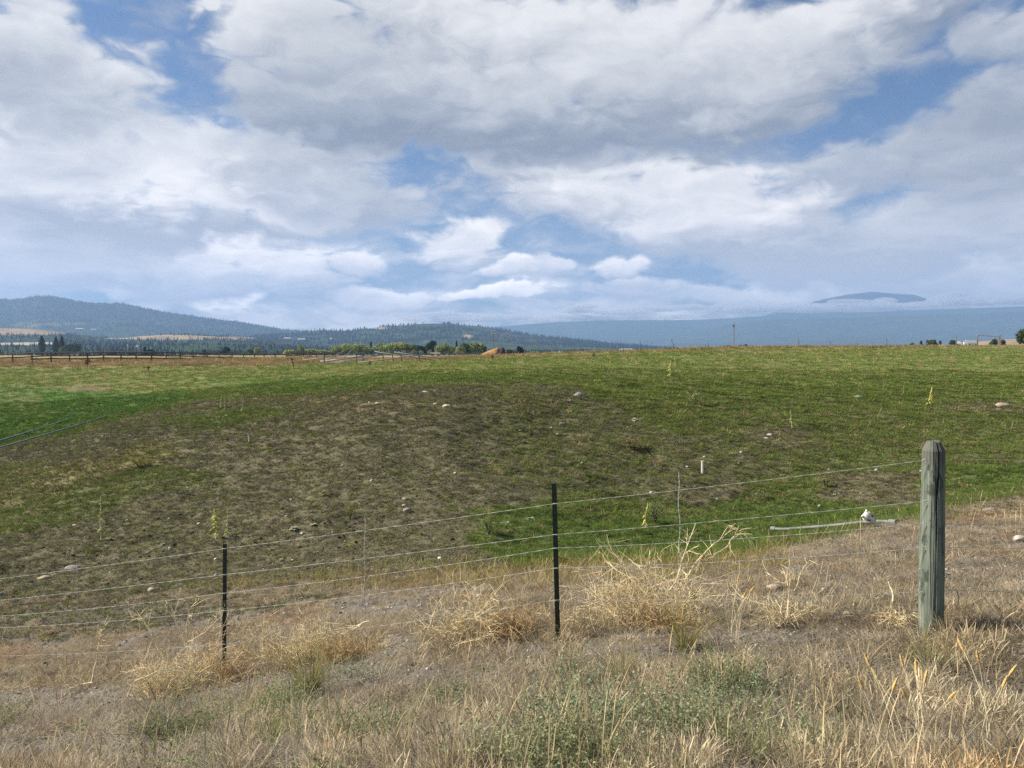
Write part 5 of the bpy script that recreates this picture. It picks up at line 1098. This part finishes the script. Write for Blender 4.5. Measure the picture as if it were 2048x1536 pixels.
def skyline_fence():
    o = None; root = None; tops = []
    for px, pt, _ in sk:
        Y = 116 if px > 1100 else 112; a = at(px, pt, Y); b = Vector((a.x, Y, g(a.x, Y) - .1))
        if root is None: o = b; root = empty('pasture_fence', o); tag(root, 'thin line of uneven stakes and wire along the green skyline', 'fence')
        thick = .085 if px in (1280, 1597, 1773) else .04
        mb = MB(); mb.tube([b - o, (a + b) / 2 - o + Vector((random.uniform(-.03, .03), 0, 0)), a - o], [thick, thick * .9, thick * .8], 6); mb.build('post', M_greywood if thick > .05 else M_oldwood, root)
        if a.z - b.z > .9: tops.append((a - o) - Vector((0, 0, .25)))
    for dz in (0, -.3):
        for i in range(len(tops) - 1):
            mb = MB(); mb.tube([tops[i] + Vector((0, 0, dz)), tops[i + 1] + Vector((0, 0, dz))], .006, 4); mb.build('wire', M_steelpin, root)
skyline_fence()
def leaning_branch():
    b = at(1350, 701, 113); b.z = g(b.x, 113) - .05; root = empty('dead_branch', b); tag(root, 'dead leaning branch poking above the skyline left of the tall pole', 'branch')
    a = at(1342, 678, 113) - b; mb = MB(); mb.tube([(0, 0, 0), a * .5 + Vector((.03, 0, 0)), a], [.07, .05, .035], 6); mb.build('limb', M_greywood, root)
    mb = MB(); mb.tube([a * .8, a * .8 + Vector((.1, 0, .3))], [.03, .015], 5); mb.tube([a * .45, a * .45 + Vector((.45, 0, .35))], [.03, .012], 5); mb.build('side_twigs', M_greywood, root)
leaning_branch()
def gate_frame():
    Y = 150; base = at(1955, 693, Y); base.z = g(base.x, Y); root = empty('gate_frame', base); tag(root, 'grey wooden gate frame with a top rail on the right skyline', 'gate frame')
    P = {}
    for px, top, r in ((1913,671,.09),(1955,669,.13),(1998,670,.15),(2001,670,.12)):
        a = at(px, top, Y + (.3 if px == 2001 else 0)); b = Vector((a.x, a.y, g(a.x, a.y) - .1)); mb = MB(); mb.tube([b - base, a - base], [r, r * .85], 8); mb.build('post', M_greywood, root); P[px] = a
    mb = MB(); mb.tube([P[1955] - base + Vector((-.15, -.15, -.12)), P[1998] - base + Vector((.1, -.15, -.35))], .08, 8); mb.build('top_rail', mat('pale_rail', (.34, .33, .31), .85, 0, .2, 5), root)
    for dz in (-.4, -.8, -1.2): mb = MB(); mb.tube([P[1913] - base + Vector((0, 0, dz)), P[1955] - base + Vector((0, 0, dz))], .012, 4); mb.build('wire', M_steelpin, root)
gate_frame()
def pole(px, top, Y, lab, arm, tilt=0):
    a = at(px, top, Y); b = Vector((a.x, Y, float(gz(np.array([a.x]), np.array([float(Y)]))[0]) - .3)); root = empty('utility_pole', b); tag(root, lab, 'utility pole'); mb = MB(); mb.tube([(0, 0, 0), a - b], [.19, .14], 10); mb.build('pole', M_greywood, root)
    H = a.z - b.z; mb = MB(); mb.box(0, -.2, H - arm[1], arm[0], .14, .16); mb.build('crossarm', M_greywood, root)
    for s_ in (-1, 0, 1):
        mb = MB(); mb.tube([(s_ * arm[0] * .42, -.2, H - arm[1] + .08), (s_ * arm[0] * .42, -.2, H - arm[1] + .4)], [.09, .06], 7); mb.build('insulator', M_pvc, root)
    return root, H
rt, Hp = pole(1468, 645, 300, 'tall bare utility pole on the right skyline', (.9, 1.6)); mb = MB(); mb.box(-.25, -.3, Hp - 1.2, .45, .4, .7, top=.9); mb.build('transformer', M_oldwood, rt)
rt, Hp = pole(986, 666, 290, 'utility pole with a small crossarm rising behind the straw heap', (1.6, .5))
for s_ in (-.65, .65):
    mb = MB(); mb.tube([Vector((s_, -.2, Hp - .1)).lerp(Vector((60 + s_, 250, 3.0)), t) - Vector((0, 0, 6 * t * (1 - t))) for t in np.linspace(0, 1, 24)], .035, 4); mb.build('wire', mat('pale_line', (.5, .5, .5), .6), rt)
def thin_pole(px, top, base, Y, lab):
    a = at(px, top, Y); b = Vector((a.x, Y, g(a.x, Y) - .1)); root = empty('marker_pole', b); tag(root, lab, 'pole'); mb = MB(); mb.tube([(0, 0, 0), a - b], [.06, .05], 7); mb.build('rod', M_greywood, root); mb = MB(); mb.tube([a - b - Vector((0, 0, .15)), a - b + Vector((0, 0, .03))], [.09, .08], 7); mb.build('cap', M_alu, root)
thin_pole(1049, 690, 712, 118, 'slim pale rod standing right of the black tree')

# ------------------------------------------------------------------ BUILDINGS AND VEHICLES FAR OFF
M_white = mat('white_paint', (.78, .78, .76), .6, 0, .06, 2); M_roof = mat('grey_roof', (.30, .30, .31), .8, 0, .15, 2); M_glass = mat('dark_window', (.03, .035, .04), .2); M_roofw = mat('pale_roof', (.62, .62, .60), .6, 0, .1, 2); M_tanw = mat('tan_wall', (.5, .42, .33), .8, 0, .1, 2)
def house(px, base, wpx, Y, h, lab, roofm=M_roof, wall=M_white, name='house', zo=None):
    p = at(px, base, Y); p.z = p.z if zo is None else zo; W = wpx / F * Y; Dp = W * .55; root = empty(name, p); tag(root, lab, 'building'); mb = MB(); mb.box(0, 0, h * .3, W, Dp, h * .6 + .0); mb.build('wall', wall, root)
    mb = MB(); e = .3; x, y = W / 2 + e, Dp / 2 + e; z0 = h * .6; z1 = h
    mb.add([(-x, -y, z0), (x, -y, z0), (x, y, z0), (-x, y, z0), (-x * .9, 0, z1), (x * .9, 0, z1)], [(0, 1, 5, 4), (2, 3, 4, 5), (1, 2, 5), (3, 0, 4), (0, 3, 2, 1)]); mb.build('roof', roofm, root)
    for k in (-.28, .28): mb = MB(); mb.box(W * k, -Dp / 2 - .03, h * .33, W * .14, .06, h * .22); mb.build('window', M_glass, root)
    mb = MB(); mb.box(0, -Dp / 2 - .03, h * .2, W * .09, .05, h * .36); mb.build('door', M_roof, root); return root
house(1914, 689.5, 12, 400, 3.2, 'small white house on the right skyline left of the gate', M_roofw, zo=3.0)
house(1942, 689, 22, 410, 3.6, 'wide white farm building behind the gate post', mat('greenish_roof', (.33, .38, .34), .7), zo=3.2)
house(1931, 690, 5, 400, 3.2, 'little white shed between the two white buildings', M_roofw, name='shed', zo=3.0)
house(1253, 701, 26, 420, 3.4, 'low long farmhouse roof just showing above the green skyline', M_roof, M_tanw, zo=-.9)
for px, py, w, Y, hf, lab, h in ((160,659,16,2180,None,'long white barn far off on the left hills',3.2),(187,660,10,2190,None,'smaller white barn right of the long one',3),(575,678,14,1700,None,'far white shed at the foot of the middle hill',3),(603,680,15,1700,None,'far long white shed right of the first one',3),(662,679,4,1700,None,'tiny white house alone on the middle slope',3.5)):
    house(px, py, w, Y, h, lab, M_roofw, name='barn')
def vehicle():
    p = at(1122, 709, 330); p.z = at(1122, 709.5, 330).z; root = empty('pickup_truck', p); tag(root, 'white pickup truck parked beyond the skyline right of the straw heap', 'pickup truck')
    mb = MB(); mb.box(0, 0, .72, 4.9, 1.8, .62, top=.98); mb.build('body', M_white, root); mb = MB(); mb.box(.1, 0, 1.3, 1.9, 1.6, .58, top=.78); mb.build('cab', M_white, root)
    mb = MB(); mb.box(.1, -.72, 1.3, 1.5, .06, .34, top=.85); mb.build('window', M_glass, root)
    for x in (-1.5, 1.5):
        for y in (-.85, .85): mb = MB(); mb.tube([(x, y - .1, .36), (x, y + .1, .36)], .36, 14); w_ = mb.build('wheel', M_oldwood, root); m2 = MB(); m2.tube([(x, y - .12, .36), (x, y + .12, .36)], .18, 10); m2.build('rim', M_alu, w_)
vehicle()
def flatbed():
    p = at(871, 711.5, 240); p.z = g(p.x, 240); root = empty('farm_trailer', p); tag(root, 'long low white trailer parked before the small bright tree', 'trailer'); mb = MB(); mb.box(0, 0, .85, 2.9, 1.8, .5); mb.build('bed', M_white, root)
    for x in (-.9, .9): mb = MB(); mb.tube([(x, -1, .35), (x, 1, .35)], .35, 12); mb.build('axle', M_oldwood, root)
    mb = MB(); mb.tube([(-1.4, 0, .7), (-2.3, 0, .45)], .06, 6); mb.build('drawbar', M_oldwood, root)
flatbed()
# dark clods and dried dung trodden into the pasture
pebbles('clods', 'small dark clods and dried dung trodden into the grazed pasture', 26000, 12, 75, lambda Bm, Dm, px, py, y: np.clip(.2 + Bm, 0, 1) * (Dm < .4) * sstep(.35, .6, fbm(px / 90, py / 30, 3, 5)), .006, .026, 403, [(.075, .06, .042), (.10, .082, .058), (.06, .052, .035)])

# ------------------------------------------------------------------ HAZE
def haze():
    m = bpy.data.materials.new('haze'); m.use_nodes = True; nt = m.node_tree; nt.nodes.remove(nt.nodes['Principled BSDF'])
    v = nt.nodes.new('ShaderNodeVolumePrincipled'); v.inputs['Color'].default_value = (.37, .58, .98, 1); v.inputs['Density'].default_value = 1.4e-4
    v.inputs['Anisotropy'].default_value = .1
    nt.links.new(v.outputs[0], nt.nodes['Material Output'].inputs['Volume'])
    b = MB(); b.box(0, (8780 - 40) / 2, (700 - 8) / 2, 28000, 8820, 708); o = b.build('haze', m); tag(o, kind='stuff')
haze()
